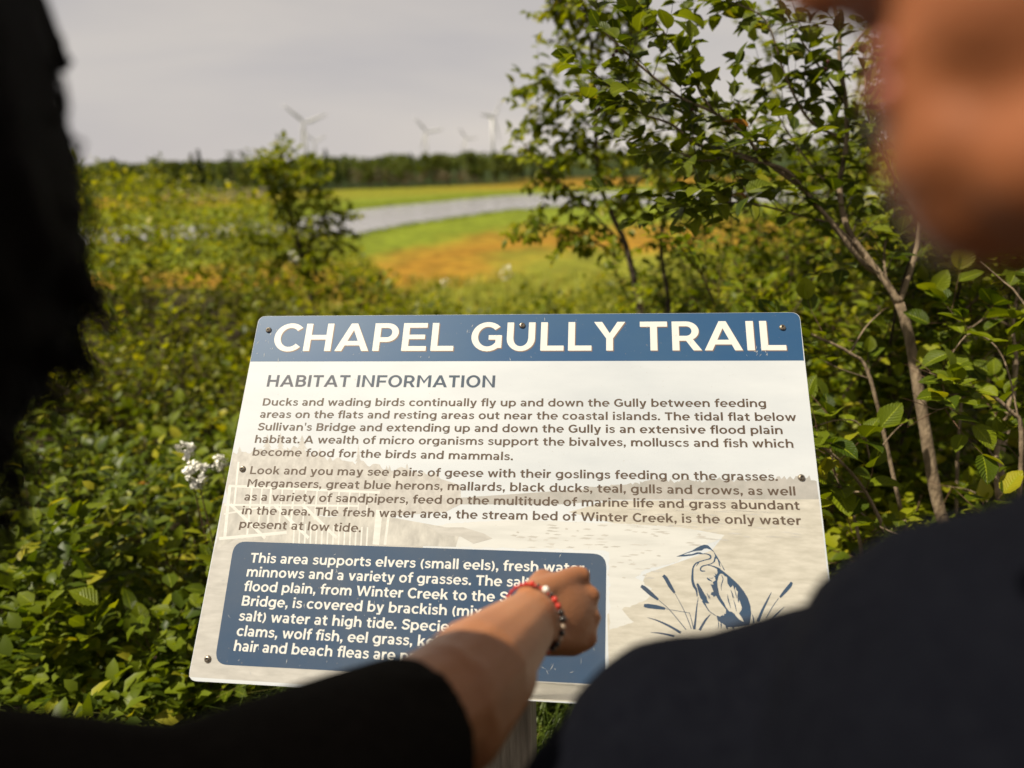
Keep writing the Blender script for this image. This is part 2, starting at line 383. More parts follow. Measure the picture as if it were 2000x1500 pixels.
# pines on the left
tr_polys = []
def pine(cx, top, base, wd):
    pts = [(cx, top)]; lv = max(3, int((base - top) / 8))
    R1 = []; L1 = []
    for i in range(1, lv + 1):
        y = top + (base - top) * i / lv; ww = wd * (i / lv) ** .8 * (.7 + .5 * rl.random())
        R1 += [(cx + ww, y + 2 * rl.random()), (cx + ww * .35, y - 1)]
        L1 += [(cx - ww, y + 2 * rl.random()), (cx - ww * .35, y - 1)]
    return pts + R1 + L1[::-1]
tl = ragged(455, 892, 560, 880, 10, 5, None) + ragged(560, 880, 640, 900, 14, 5, None) + ragged(640, 900, 860, 935, 12, 5, None) + [(900, 948), (900, 985), (870, 1000), (700, 1012), (560, 1000), (450, 990), (left_x(960), 955), (left_x(905), 903)]
sheet('printed_picture', [px_poly(tl)], .0006, M['pic_trees'], panel)
hs = []; pp = []
for i, (cx, top, base, wd) in enumerate([(468, 872, 905, 11), (522, 848, 898, 14), (548, 845, 900, 12), (590, 850, 905, 18), (625, 876, 915, 12), (700, 868, 960, 13), (692, 905, 960, 10), (742, 906, 965, 11), (795, 905, 960, 12), (820, 920, 965, 9), (663, 890, 950, 9), (860, 935, 968, 7)]):
    pp.append(px_poly(pine(cx, top, base, wd))); hs.append(.0007 + i * .00002)
sheet('printed_picture', pp, hs, M['pic_trees'], panel)
# boardwalk: deck, posts, rails
deck = [(left_x(985), 983), (470, 985), (640, 1010), (735, 1005), (900, 1035), (890, 1068), (560, 1060), (462, 1052), (left_x(1062), 1075)]
sheet('printed_picture', [px_poly(deck)], .0009, M['pic_deck'], panel)
rails = []
def strip(x0, y0, x1, y1, wd):
    d = Vector((x1 - x0, y1 - y0)).normalized(); n = Vector((-d.y, d.x)) * wd / 2
    return px_poly([(x0 + n.x, y0 + n.y), (x1 + n.x, y1 + n.y), (x1 - n.x, y1 - n.y), (x0 - n.x, y0 - n.y)])
rails += [strip(left_x(948) + 4, 949, 742, 962, 5), strip(left_x(986) + 3, 986, 700, 988, 4), strip(left_x(1052) + 6, 1052, 560, 1040, 6), strip(left_x(1000) + 5, 1004, 545, 985, 3)]
for x, y0, y1, wd in ((449, 950, 1050, 6), (466, 902, 985, 4), (492, 952, 1048, 4), (512, 953, 1030, 3), (530, 953, 1025, 4), (552, 954, 1030, 3), (575, 954, 1030, 4), (598, 955, 1020, 3), (620, 956, 1015, 3), (643, 957, 1010, 3), (663, 957, 1005, 3), (684, 958, 1003, 3), (703, 959, 1003, 2.5), (720, 960, 1003, 2.5)): rails.append(strip(x, y0, x - (y1 - y0) * .10, y1, wd))
for x, y in ((450, 985), (535, 985), (590, 985)): rails.append(strip(x, y, x + 68, y + 66, 6))
for i in range(14): rails.append(strip(575 + i * 11, 1022 + i * .6, 573 + i * 11, 1061 + i * .4, 3.2))
rails.append(strip(741, 996, 734, 1064, 13)); rails.append(strip(760, 1000, 752, 1064, 5))
sheet('printed_picture', rails, [.0012 + i * .00001 for i in range(len(rails))], M['pic_rail'], panel)
# bright water and the mud tongues in it
wat = [(828, 1030), (880, 1022), (1000, 1015), (1200, 1022), (1330, 1030), (1415, 1045), (1390, 1060), (1340, 1078), (1322, 1098), (1262, 1112), (1240, 1128), (1274, 1150), (1262, 1172), (1215, 1190), (1238, 1215), (1190, 1230), (1190, 1079), (1180, 1075), (826, 1066)]
sheet('printed_picture', [px_poly(wat, .9)], .0004, M['pic_water'], panel)
flecks = []
for i in range(70):
    x = rl.uniform(1000, 1400); y = rl.uniform(1024, 1070)
    if x > 1190 and rl.random() < .5: y = rl.uniform(1070, 1130); x = rl.uniform(1192, 1290)
    L = rl.uniform(6, 26); hgt = rl.uniform(1, 2.6)
    flecks.append(px_poly([(x - L / 2, y), (x - L * .1, y - hgt), (x + L / 2, y - hgt * .3), (x + L * .2, y + hgt * .7)]))
for i in range(120):
    x = rl.uniform(1240, 1590); y = rl.uniform(985, 1130)
    if x > right_x(y) - 40 or (1250 < x < 1570 and y > 1055): continue
    L = rl.uniform(10, 50); hgt = rl.uniform(.8, 2.2)
    flecks.append(px_poly([(x - L / 2, y), (x - L * .1, y - hgt), (x + L / 2, y - hgt * .3 + L * .05), (x + L * .2, y + hgt * .7)]))
flecks.append(px_poly([(830, 1024), (850, 1030), (905, 1030), (945, 1042), (962, 1052), (925, 1062), (900, 1048), (860, 1044)]))
sheet('printed_picture', flecks, [.0007 + i * .000006 for i in range(len(flecks))], M['pic_mud'], panel)

# --- lettering: strokes and arcs, cap height 100 units
V_, H_ = 20.5, 17.0
def A(cx, cy, rx, ry, a0, a1, wv=V_, wh=H_):
    n = max(4, int(abs(a1 - a0) / 13)); o = []; i_ = []
    for k in range(n + 1):
        a = R_(a0 + (a1 - a0) * k / n); o.append((cx + rx * math.cos(a), cy + ry * math.sin(a))); i_.append((cx + (rx - wv) * math.cos(a), cy + (ry - wh) * math.sin(a)))
    return ('B', o, i_)
def Bx(x0, y0, x1, y1): return ('P', [(x0, y0), (x1, y0), (x1, y1), (x0, y1)])
def Pg(*p): return ('P', list(p))
def St(pts, wd=17):
    """smooth stroke through points"""
    q = [Vector(p) for p in pts]; path = []
    for i in range(len(q) - 1):
        p0 = q[max(i - 1, 0)]; p1 = q[i]; p2 = q[i + 1]; p3 = q[min(i + 2, len(q) - 1)]
        for k in range(4):
            t = k / 4; path.append(.5 * ((2 * p1) + (p2 - p0) * t + (2 * p0 - 5 * p1 + 4 * p2 - p3) * t * t + (3 * p1 - p0 - 3 * p2 + p3) * t ** 3))
    path.append(q[-1]); o = []; i_ = []
    for k, p in enumerate(path):
        d = (path[min(k + 1, len(path) - 1)] - path[max(k - 1, 0)]).normalized(); n = Vector((-d.y, d.x)) * wd / 2
        o.append(tuple(p + n)); i_.append(tuple(p - n))
    return ('B', o, i_)
S_UP = [(74, 77), (66, 86), (54, 91), (40, 92), (26, 88), (17, 78), (17, 67), (27, 57), (42, 52), (58, 46), (68, 37), (68, 24), (58, 13), (42, 8.5), (28, 10), (16, 17), (9, 25)]
G = {
 'A': (108, [Pg((1, 0), (23, 0), (64, 100), (44, 100)), Pg((85, 0), (107, 0), (64, 100), (44, 100)), Bx(27, 20, 81, 36)]),
 'B': (87, [Bx(6, 0, 26, 100), Bx(26, 83, 50, 100), Bx(26, 43, 52, 59), Bx(26, 0, 52, 17), A(50, 72, 30, 28, -90, 90), A(52, 29.5, 32, 29.5, -90, 90)]),
 'C': (90, [A(53, 50, 50, 52, 42, 318)]),
 'D': (98, [Bx(6, 0, 26, 100), Bx(26, 83, 46, 100), Bx(26, 0, 46, 17), A(46, 50, 48, 50, -90, 90)]),
 'E': (84, [Bx(6, 0, 26, 100), Bx(26, 83, 80, 100), Bx(26, 42, 75, 58), Bx(26, 0, 81, 17)]),
 'F': (82, [Bx(6, 0, 26, 100), Bx(26, 82.5, 80, 100), Bx(26, 38, 74, 55)]),
 'G': (100, [A(53, 50, 50, 52, 42, 322), Bx(56, 39, 96, 55), Bx(77, 10, 96, 39)]),
 'H': (99, [Bx(6, 0, 26, 100), Bx(73, 0, 93, 100), Bx(26, 41.5, 73, 58.5)]),
 'I': (33, [Bx(6, 0, 27, 100)]),
 'K': (94, [Bx(6, 0, 26, 100), Pg((24, 28), (24, 53), (68, 100), (92, 100)), Pg((36, 50), (52, 62), (94, 0), (70, 0))]),
 'L': (77, [Bx(6, 0, 26, 100), Bx(26, 0, 75, 17.5)]),
 'M': (114, [Bx(6, 0, 26, 100), Bx(88, 0, 108, 100), Pg((26, 100), (14, 100), (57, 30), (57, 54)), Pg((88, 100), (100, 100), (57, 30), (57, 54))]),
 'N': (102, [Bx(6, 0, 26, 100), Bx(76, 0, 96, 100), Pg((24, 100), (10, 100), (78, 0), (92, 0))]),
 'O': (108, [A(54, 50, 51, 52, 0, 360)]),
 'P': (84, [Bx(6, 0, 26, 100), Bx(26, 83, 46, 100), Bx(26, 32, 46, 49), A(46, 66, 36, 34, -90, 90)]),
 'R': (90, [Bx(6, 0, 26, 100), Bx(26, 83, 46, 100), Bx(26, 33, 46, 50), A(46, 66.5, 36, 33.5, -90, 90), Pg((42, 38), (62, 42), (89, 0), (65, 0))]),
 'S': (80, [St(S_UP, 18)]),
 'T': (82, [Bx(2, 82, 80, 100), Bx(31, 0, 51, 82)]),
 'U': (97, [Bx(6, 42, 26, 100), Bx(71, 42, 91, 100), A(48.5, 42, 42.5, 43.5, 180, 360)]),
 'W': (146, [Pg((1, 100), (23, 100), (50, 0), (32, 0)), Pg((32, 0), (50, 0), (82, 100), (64, 100)), Pg((64, 100), (82, 100), (114, 0), (96, 0)), Pg((96, 0), (114, 0), (145, 100), (124, 100))]),
 'Y': (92, [Bx(36, 0, 56, 42), Pg((0, 100), (24, 100), (56, 42), (36, 42)), Pg((92, 100), (69, 100), (36, 42), (56, 42))]),
 'a': (73, [A(31, 21.5, 28, 22.5, 0, 360, 18, 13.5), Bx(46, 0, 65, 46), St([(9, 62), (22, 67), (36, 68), (50, 62), (56, 50), (56, 40)], 15.5)]),
 'b': (84, [Bx(5, 0, 25, 105), A(43, 37, 39, 38.5, 0, 360, 19.5, 16)]),
 'c': (73, [A(42, 37, 39, 38.5, 42, 318, 20, 16)]),
 'd': (84, [Bx(59, 0, 79, 105), A(41, 37, 39, 38.5, 0, 360, 19.5, 16)]),
 'e': (80, [A(41, 37, 39, 38.5, -6, 316, 20, 15), Bx(20, 30, 79, 42.5)]),
 'f': (48, [Bx(13, 0, 33, 78), A(40, 78, 27, 28, 90, 180, 20, 16), Bx(39, 90, 52, 106), Bx(1, 58, 50, 73.5)]),
 'g': (84, [A(41, 37, 39, 38.5, 0, 360, 19.5, 16), Bx(59, 0, 79, 74), A(43, 0, 36, 26, 222, 360, 20, 15)]),
 'h': (82, [Bx(5, 0, 25, 105), A(42.5, 41, 35, 34.5, 0, 165, 19.5, 17), Bx(58, 0, 77.5, 41)]),
 'i': (30, [Bx(5, 0, 25, 73.5), Bx(4, 86, 26, 104)]),
 'k': (77, [Bx(5, 0, 25, 105), Pg((23, 19), (23, 42), (50, 73.5), (74, 73.5)), Pg((32, 36), (47, 50), (78, 0), (55, 0))]),
 'l': (30, [Bx(5, 0, 25, 105)]),
 'm': (124, [Bx(5, 0, 25, 73.5), A(39.5, 43, 31, 32.5, 0, 165, 19.5, 17), Bx(51, 0, 70.5, 43), A(87, 43, 33, 32.5, 0, 165, 19.5, 17), Bx(100.5, 0, 120, 43)]),
 'n': (82, [Bx(5, 0, 25, 73.5), A(42.5, 41, 35, 34.5, 0, 165, 19.5, 17), Bx(58, 0, 77.5, 41)]),
 'o': (83, [A(41.5, 37, 39, 38.5, 0, 360, 19.5, 16)]),
 'p': (84, [Bx(5, -25, 25, 73.5), A(43, 37, 39, 38.5, 0, 360, 19.5, 16)]),
 'r': (51, [Bx(5, 0, 25, 73.5), St([(16, 36), (22, 54), (34, 64), (50, 65)], 18)]),
 's': (63, [St([(56, 57), (46, 64), (33, 67), (20, 64), (13, 55), (19, 46), (33, 40), (48, 34), (54, 23), (47, 11), (33, 7), (19, 9), (7, 17)], 14.5)]),
 't': (53, [Bx(13, 20, 33, 92), Bx(1, 58, 50, 73.5), A(39, 22, 26, 23, 180, 270, 20, 16), Bx(38, -1, 50, 15)]),
 'u': (82, [Bx(4.5, 32, 24, 73.5), A(39.5, 33, 35, 34.5, 180, 345, 19.5, 17), Bx(57, 0, 77, 73.5)]),
 'v': (76, [Pg((1, 73.5), (22, 73.5), (48, 0), (28, 0)), Pg((75, 73.5), (54, 73.5), (28, 0), (48, 0))]),
 'w': (112, [Pg((1, 73.5), (21, 73.5), (41, 0), (24, 0)), Pg((24, 0), (41, 0), (64, 73.5), (48, 73.5)), Pg((48, 73.5), (64, 73.5), (88, 0), (71, 0)), Pg((71, 0), (88, 0), (111, 73.5), (91, 73.5))]),
 'x': (75, [Pg((1, 73.5), (24, 73.5), (74, 0), (51, 0)), Pg((74, 73.5), (51, 73.5), (1, 0), (24, 0))]),
 'y': (76, [Pg((1, 73.5), (22, 73.5), (48, 2), (30, -2)), Pg((75, 73.5), (54, 73.5), (23, -25), (43, -25)), Bx(8, -25, 30, -10)]),
 '.': (29, [Bx(4, 0, 25, 21)]), ',': (29, [Bx(4, 0, 25, 21), Pg((13, 2), (25, 2), (14, -19), (4, -16))]),
 "'": (25, [Pg((5, 105), (22, 105), (18, 66), (9, 66))]),
 '(': (40, [A(58, 40, 52, 66, 126, 234, 17, 10)]), ')': (40, [A(-18, 40, 52, 66, -54, 54, 17, 10)]), ' ': (34, []),
}
def lettering(text, p0, p1, cap, m, h, track=2.0, dx=0, dy=0, name='lettering', extra=None):
    """one line of letters, baseline from photograph pixel p0 to p1, cap height in metres"""
    a = Vector(b2(*p0)); b = Vector(b2(*p1)); a0 = a.copy()
    d = (b - a); L = d.length; d.normalize(); n = Vector((-d.y, d.x))
    wtot = sum(G[c][0] + track for c in text) - track - (8 if text[0] not in 'AY' else 1)
    sx = L / wtot; sy = cap / 100; x = -(5 if text[0] not in 'ACGSTacdeo' else 2)
    V = []; Fc = []
    for ch in text:
        adv, items = G[ch]
        for k, it in enumerate(items):
            hh = h + k * .00002
            def q(p): 
                w_ = a + d * ((x + p[0]) * sx + dx) + n * (p[1] * sy + dy); return bi(w_.x, w_.y, hh) - OFF
            bse = len(V)
            if it[0] == 'P':
                pg = it[1]; ar = sum(pg[i][0] * pg[(i + 1) % len(pg)][1] - pg[(i + 1) % len(pg)][0] * pg[i][1] for i in range(len(pg)))
                if ar < 0: pg = pg[::-1]
                V += [q(p) for p in pg]; Fc.append(tuple(range(bse, bse + len(pg))))
            else:
                o, i_ = it[1], it[2]; V += [q(p) for p in o] + [q(p) for p in i_]; m_ = len(o)
                for j in range(m_ - 1):
                    Fc.append((bse + j, bse + j + 1, bse + m_ + j + 1, bse + m_ + j))
        x += adv + track
    me = mesh(name, V, Fc, m)
    # all faces look outwards
    flip = [pl.index for pl in me.polygons if pl.normal.dot(BN) < 0]
    if flip:
        bm = bmesh.new(); bm.from_mesh(me); bm.faces.ensure_lookup_table()
        bmesh.ops.reverse_faces(bm, faces=[bm.faces[i] for i in flip]); bm.to_mesh(me); bm.free()
    return link(name, me, panel)
def capm(p_base, p_top): return (Vector(b2(*p_base)) - Vector(b2(*p_top))).length
ct = capm((700, 685), (702, 631.5))
for wd, x0, x1 in (('CHAPEL', 530.4, 882.2), ('GULLY', 917.9, 1217.6), ('TRAIL', 1250.5, 1533.8)):
    y = lambda x: 685.8 - .0016 * (x - 530)
    lettering(wd, (x0 + 1.5, y(x0) + 1.8), (x1 + 2.0, y(x1) + 1.8), ct, M['tan_ink'], .0010, track=5)
    lettering(wd, (x0, y(x0)), (x1, y(x1)), ct, M['white_ink'], .0013, track=5)
lettering('HABITAT INFORMATION', (520.3, 755.2), (967, 756.8), capm((700, 756), (703, 733)), M['grey_ink'], .0015, track=6)
cb = capm((620, 842), (623, 827.2))
for tx, p0, p1 in (
 ("Ducks and wading birds continually fly up and down the Gully between feeding", (512.4, 792.2), (1497, 795.2)),
 ("areas on the flats and resting areas out near the coastal islands. The tidal flat below", (507, 816), (1554.6, 822.4)),
 ("Sullivan's Bridge and extending up and down the Gully is an extensive flood plain", (502.5, 840.6), (1528.6, 848)),
 ("habitat. A wealth of micro organisms support the bivalves, molluscs and fish which", (497.2, 865), (1550.4, 874.6)),
 ("become food for the birds and mammals.", (492.7, 889.9), (1001.6, 899)),
 ("Look and you may see pairs of geese with their goslings feeding on the grasses.", (487.6, 926), (1519.5, 939.3)),
 ("Mergansers, great blue herons, mallards, black ducks, teal, gulls and crows, as well", (482.3, 951.2), (1554.5, 968)),
 ("as a variety of sandpipers, feed on the multitude of marine life and grass abundant", (476.4, 977.6), (1561.6, 996)),
 ("in the area. The fresh water area, the stream bed of Winter Creek, is the only water", (472, 1004.6), (1564.8, 1025.5)),
 ("present at low tide.", (466.8, 1031), (704.6, 1039.6))):
    lettering(tx, p0, p1, cb, M['brown_ink'], .0016, track=5)
cx_ = capm((520, 1099), (522, 1080.2))
for tx, p0, p1 in (
 ("This area supports elvers (small eels), fresh water", (488, 1098.6), (1140, 1119.5)),
 ("minnows and a variety of grasses. The salt", (481, 1125.8), (1035.5, 1147.3)),
 ("flood plain, from Winter Creek to the Sullivan's", (476.2, 1154.2), (1101, 1181)),
 ("Bridge, is covered by brackish (mix of", (471.4, 1182.7), (977, 1206.5)),
 ("salt) water at high tide. Species", (466.2, 1212.2), (890, 1235)),
 ("clams, wolf fish, eel grass, kelp, angel", (461, 1241.6), (1121.5, 1275.5)),
 ("hair and beach fleas are present", (456, 1271), (886, 1296.5))):
    lettering(tx, p0, p1, cx_, M['white_ink'], .0018, track=4) if 'angel' not in tx else (lettering('clams, wolf fish, eel grass, kelp', (461, 1241.6), (872, 1264.6), cx_, M['white_ink'], .0018, track=4), lettering('angel', (1049, 1271.8), (1121.5, 1275.5), cx_, M['white_ink'], .0018, track=4))

# --- heron emblem and reeds, traced
def hp(pts): return [b2(1240 + .16 * x, 1050 + .16 * y) for x, y in pts]
def ribbon(pts, wd):
    """tapered printed line; pts in emblem units, wd list of widths"""
    q = [Vector(p) for p in pts]; path = []; ws = []
    for i in range(len(q) - 1):
        p0 = q[max(i - 1, 0)]; p1 = q[i]; p2 = q[i + 1]; p3 = q[min(i + 2, len(q) - 1)]
        for k in range(5):
            t = k / 5; path.append(.5 * ((2 * p1) + (p2 - p0) * t + (2 * p0 - 5 * p1 + 4 * p2 - p3) * t * t + (3 * p1 - p0 - 3 * p2 + p3) * t ** 3)); ws.append(wd[i] + (wd[i + 1] - wd[i]) * t)
    path.append(q[-1]); ws.append(wd[-1]); out = []
    for k in range(len(path) - 1):
        d = (path[k + 1] - path[k]).normalized(); n = Vector((-d.y, d.x))
        d0 = (path[k + 1] - path[max(k - 1, 0)]).normalized(); n0 = Vector((-d0.y, d0.x))
        d1 = (path[min(k + 2, len(path) - 1)] - path[k]).normalized(); n1 = Vector((-d1.y, d1.x))
        out.append(hp([path[k] + n0 * ws[k] / 2, path[k + 1] + n1 * ws[k + 1] / 2, path[k + 1] - n1 * ws[k + 1] / 2, path[k] - n0 * ws[k] / 2]))
    return out
em = []
em.append([(505, 232), (600, 196), (700, 158), (760, 120), (810, 95), (850, 86), (890, 92), (920, 120), (960, 165), (1010, 240), (1100, 400), (1085, 398), (1050, 320), (1035, 300), (1045, 360), (1030, 345), (1010, 270), (990, 250), (975, 300), (955, 300), (975, 255), (978, 215), (960, 175), (920, 145), (880, 132), (845, 135), (815, 158), (760, 162), (700, 172), (620, 196), (580, 212), (640, 206), (700, 200), (760, 178), (800, 180), (830, 195), (815, 205), (770, 200), (700, 218), (600, 230)])
rib = []
rib += ribbon([(810, 198), (880, 200), (920, 220), (922, 252), (880, 268), (800, 290), (745, 315), (712, 365), (704, 430), (703, 520), (722, 590), (750, 640), (760, 720)], [8, 12, 20, 18, 12, 12, 16, 18, 22, 30, 34, 26, 8])
rib += ribbon([(975, 240), (965, 290), (930, 320), (870, 336), (820, 352), (800, 385), (815, 408), (858, 408)], [10, 12, 10, 12, 16, 16, 16, 10])
rib += ribbon([(780, 305), (765, 325), (750, 350)], [14, 10, 4])
rib += ribbon([(880, 335), (960, 352), (1040, 392)], [6, 14, 30])
em.append([(1000, 372), (1060, 396), (1130, 452), (1200, 512), (1270, 580), (1330, 655), (1380, 740), (1410, 830), (1420, 930), (1408, 1010), (1395, 1060), (1250, 1085), (1330, 1025), (1310, 985), (1270, 925), (1300, 885), (1305, 850), (1275, 760), (1262, 800), (1250, 720), (1258, 660), (1238, 640), (1228, 600), (1215, 640), (1195, 580), (1180, 600), (1165, 610), (1130, 560), (1125, 480), (1095, 470), (1080, 450), (1062, 440), (1040, 442), (1010, 430)])
em.append([(1010, 430), (1040, 440), (1018, 480), (1006, 540), (1008, 590), (1020, 640), (1028, 690), (1050, 740), (1090, 800), (1112, 850), (1150, 900), (1180, 905), (1215, 930), (1240, 965), (1275, 1000), (1330, 1030), (1250, 1085), (1130, 1090), (1010, 1010), (995, 950), (1040, 965), (1068, 945), (1085, 955), (1090, 930), (1110, 930), (1112, 880), (1090, 850), (1060, 815), (1020, 760), (985, 700), (965, 730), (950, 700), (930, 670), (960, 660), (945, 620), (925, 570), (960, 575), (950, 545), (985, 520), (975, 470), (985, 455), (965, 430), (995, 450)])
rib += ribbon([(1170, 640), (1190, 690), (1200, 730), (1215, 735)], [4, 14, 14, 2]) + ribbon([(1130, 690), (1140, 760), (1170, 860)], [3, 14, 6]) + ribbon([(1205, 760), (1225, 830), (1240, 900)], [3, 12, 4]) + ribbon([(1215, 620), (1235, 700), (1245, 740)], [3, 10, 3])
rib += ribbon([(1000, 500), (960, 460)], [20, 2]); rib += ribbon([(1060, 460), (1075, 510), (1055, 580), (1055, 645)], [6, 10, 10, 3])
rib += ribbon([(760, 560), (795, 640), (830, 720), (870, 780), (905, 800)], [20, 50, 70, 40, 6])
rib += ribbon([(830, 770), (870, 840), (910, 900), (990, 955)], [30, 14, 10, 6])
rib += ribbon([(880, 490), (900, 510), (945, 535)], [8, 22, 3]); rib += ribbon([(910, 492), (940, 498), (958, 485)], [4, 6, 2]); rib += ribbon([(925, 575), (975, 610), (985, 680)], [4, 50, 10])
rib += ribbon([(930, 680), (975, 700), (1010, 690)], [30, 30, 8])
for x, y, x2, y2, w0 in ((845, 690, 880, 760, 16), (880, 680, 905, 750, 12), (905, 700, 915, 755, 9), (1018, 1010, 1018, 1110, 12), (1048, 1020, 1050, 1110, 18), (1105, 1060, 1130, 1120, 26), (1180, 1070, 1210, 1120, 22)):
    rib += ribbon([(x, y), ((x + x2) / 2 + 4, (y + y2) / 2), (x2, y2)], [w0 * .4, w0, 2])
# cattails and blades
rib += ribbon([(345, 462), (380, 500), (430, 590), (485, 675)], [34, 46, 46, 24]) + ribbon([(485, 675), (600, 890), (690, 1115)], [5, 8, 10])
rib += ribbon([(75, 590), (120, 620), (200, 690), (285, 758)], [34, 50, 50, 26]) + ribbon([(285, 758), (430, 890), (625, 1125)], [5, 8, 10])
rib += ribbon([(110, 828), (160, 835), (260, 848), (370, 868)], [34, 54, 52, 26]) + ribbon([(370, 868), (520, 895), (665, 920)], [5, 6, 6]) + ribbon([(665, 915), (690, 1000), (715, 1110)], [6, 8, 10])
rib += ribbon([(150, 975), (280, 1015), (420, 1080), (560, 1160)], [3, 16, 26, 30]) + ribbon([(190, 1158), (320, 1168), (480, 1200)], [3, 18, 26])
rib += ribbon([(775, 725), (755, 850), (740, 1000), (725, 1120)], [3, 14, 22, 32]) + ribbon([(925, 935), (860, 1010), (790, 1130)], [3, 26, 30])
rib += ribbon([(1915, 545), (1890, 590), (1830, 660), (1770, 730)], [30, 46, 44, 22]) + ribbon([(1755, 740), (1690, 830), (1600, 980)], [6, 8, 10])
rib += ribbon([(1668, 665), (1620, 760), (1550, 900), (1500, 1020)], [3, 22, 30, 36]) + ribbon([(1430, 930), (1445, 980), (1450, 1040)], [3, 14, 20]) + ribbon([(1830, 840), (1740, 920), (1650, 1010)], [3, 16, 24])
polys = [hp(e) for e in em] + rib
sheet('heron_emblem', polys, [.0012 + (i % 23) * .000012 for i in range(len(polys))], M['heron_ink'], panel)

# --- scratches and scuffs worn into the laminate
M['scratch'] = print_mat('scratch', (.42, .43, .44))[0]
scr = []
rs_ = random.Random(12)
for (x0, x1, y0, y1, n_, ln) in ((500, 560, 640, 700, 10, 9), (560, 1560, 618, 700, 22, 6), (1474, 1500, 672, 702, 14, 7), (430, 1170, 1075, 1330, 60, 9), (900, 1170, 1260, 1335, 16, 12)):
    for i in range(n_):
        x = rs_.uniform(x0, x1); y = rs_.uniform(y0, y1); a = rs_.gauss(1.9, .5); L = ln * rs_.uniform(.3, 1.4); w_ = rs_.uniform(.25, .55)
        dx, dy = math.cos(a) * L, math.sin(a) * L; scr.append(px_poly([(x, y), (x + dx * .5 - dy / L * w_, y + dy * .5 + dx / L * w_), (x + dx, y + dy), (x + dx * .5 + dy / L * w_, y + dy * .5 - dx / L * w_)]))
sheet('scratches', scr, [.0026 + i * .000006 for i in range(len(scr))], M['scratch'], panel, kind='stuff')
# --- screws
M['screw'] = mat('screw_steel', (.42, .37, .30), .35, metal=.9, var=(.25, .20, .15), scale=300)
M['socket'] = mat('screw_socket', (.03, .025, .02), .7)
rt = Matrix.Rotation
for i, (px, py, tl_) in enumerate(((525, 645, .0), (1020, 636, 0), (1528, 640, 0), (474, 916, 0), (1565, 933, 0), (406, 1287, 0), (1617, 1362, 0))):
    u, v = b2(px, py); Rr = BR3 @ rt(i * .7, 3, 'Z')
    c = bw(u, v, .0003) - OFF
    mb = MB(); mb.lathe([(.0052, 0), (.0052, .0008), (.0046, .0020), (.0034, .0029), (.0024, .0032), (.0022, .0018)], c, 14, Rr)
    s_ = mb.build('screw', M['screw'], sign, smooth=False)
    MB().lathe([(.0021, .0019), (.0021, .0021), (.0001, .0020)], c, 6, Rr).build('socket', M['socket'], s_)
# --- post and backing battens
M['wood'] = mat('weathered_post', (.22, .19, .15), .85, var=(.40, .35, .28), scale=14, detail=8, bump=.5, bscale=50, stretch=(9, 9, .6))
yaw = math.atan2(BU.y, BU.x); Rp = rt(yaw, 3, 'Z')
pc = P(992, 1470, 1.235)
# keep the post below and behind the panel plane
mb = MB(); top = bw(*b2(992, 1340), -.03)
c0 = Vector((pc.x, pc.y, 0)); hx = .0445
ztop = []
V = []
for sx, sy in ((-1, -1), (1, -1), (1, 1), (-1, 1)):
    q = c0 + Rp @ Vector((sx * hx, sy * hx, 0))
    zt = BO.z + ((-BN.x * (q.x - BO.x) - BN.y * (q.y - BO.y)) + (-.045)) / BN.z
    V.append(Vector((q.x, q.y, -.3)) - OFF); ztop.append(Vector((q.x, q.y, zt)) - OFF)
V += ztop
post = link('post', mesh('post', V, [(3, 2, 1, 0), (4, 5, 6, 7), (0, 1, 5, 4), (1, 2, 6, 5), (2, 3, 7, 6), (3, 0, 4, 7)], M['wood']), sign)
bev = post.modifiers.new('b', 'BEVEL'); bev.width = .004; bev.segments = 2
for vv in (.06, .30, .53):
    mb = MB(); mb.box(bw(.47, vv, -.0045 - .019), (.80 if vv != .30 else .86, .075, .038), BR3, .003)
    mb.build('batten', M['wood'], sign, off=OFF)
# --- knot on the post
# ------------------------------------------------------------------ ground, marsh, water
ZM = -3.45                                   # marsh level
def sstep(a, b, x):
    t = min(1, max(0, (x - a) / (b - a))); return t * t * (3 - 2 * t)
def interp(pts, x):
    if x <= pts[0][0]: return pts[0][1]
    for (x0, y0), (x1, y1) in zip(pts, pts[1:]):
        if x <= x1: return y0 + (y1 - y0) * (x - x0) / (x1 - x0)
    return pts[-1][1]
# the river's banks as bearings and distances, read off the photograph
def polar(px, py):
    q = on_z(px, py, ZM); return math.atan2(q.x, q.y), math.hypot(q.x, q.y)
near_bank = sorted(polar(x, y) for x, y in ((100, 478), (330, 468), (470, 462), (590, 460), (690, 458), (740, 449), (800, 438), (860, 428), (920, 420), (1000, 409), (1080, 405), (1200, 403), (1350, 398), (1500, 396)))
far_bank = sorted(polar(x, y) for x, y in ((100, 440), (330, 436), (470, 432), (560, 428), (640, 412), (700, 404), (800, 396), (900, 386), (1000, 378), (1100, 374), (1200, 371), (1350, 368), (1500, 366)))
forest_edge = sorted(polar(x, y) for x, y in ((-200, 392), (100, 388), (330, 383), (500, 377), (640, 371), (800, 366), (1000, 359), (1300, 350), (1800, 338), (2300, 328)))
forest_edge = [(a, min(d, 260)) for a, d in forest_edge]
def slope_z(x, y):
    """the shrubby bank the sign stands on, dropping to the marsh"""
    side = sstep(-1.0, -7.0, x - .1 * y) if x < 0 else 0
    y0 = 3.0 + 6.0 * sstep(.5, 5.5, -x) + 5 * sstep(.8, 4, x)
    wdt = 15 + 3 * side
    return ZM * sstep(y0, y0 + wdt, y)
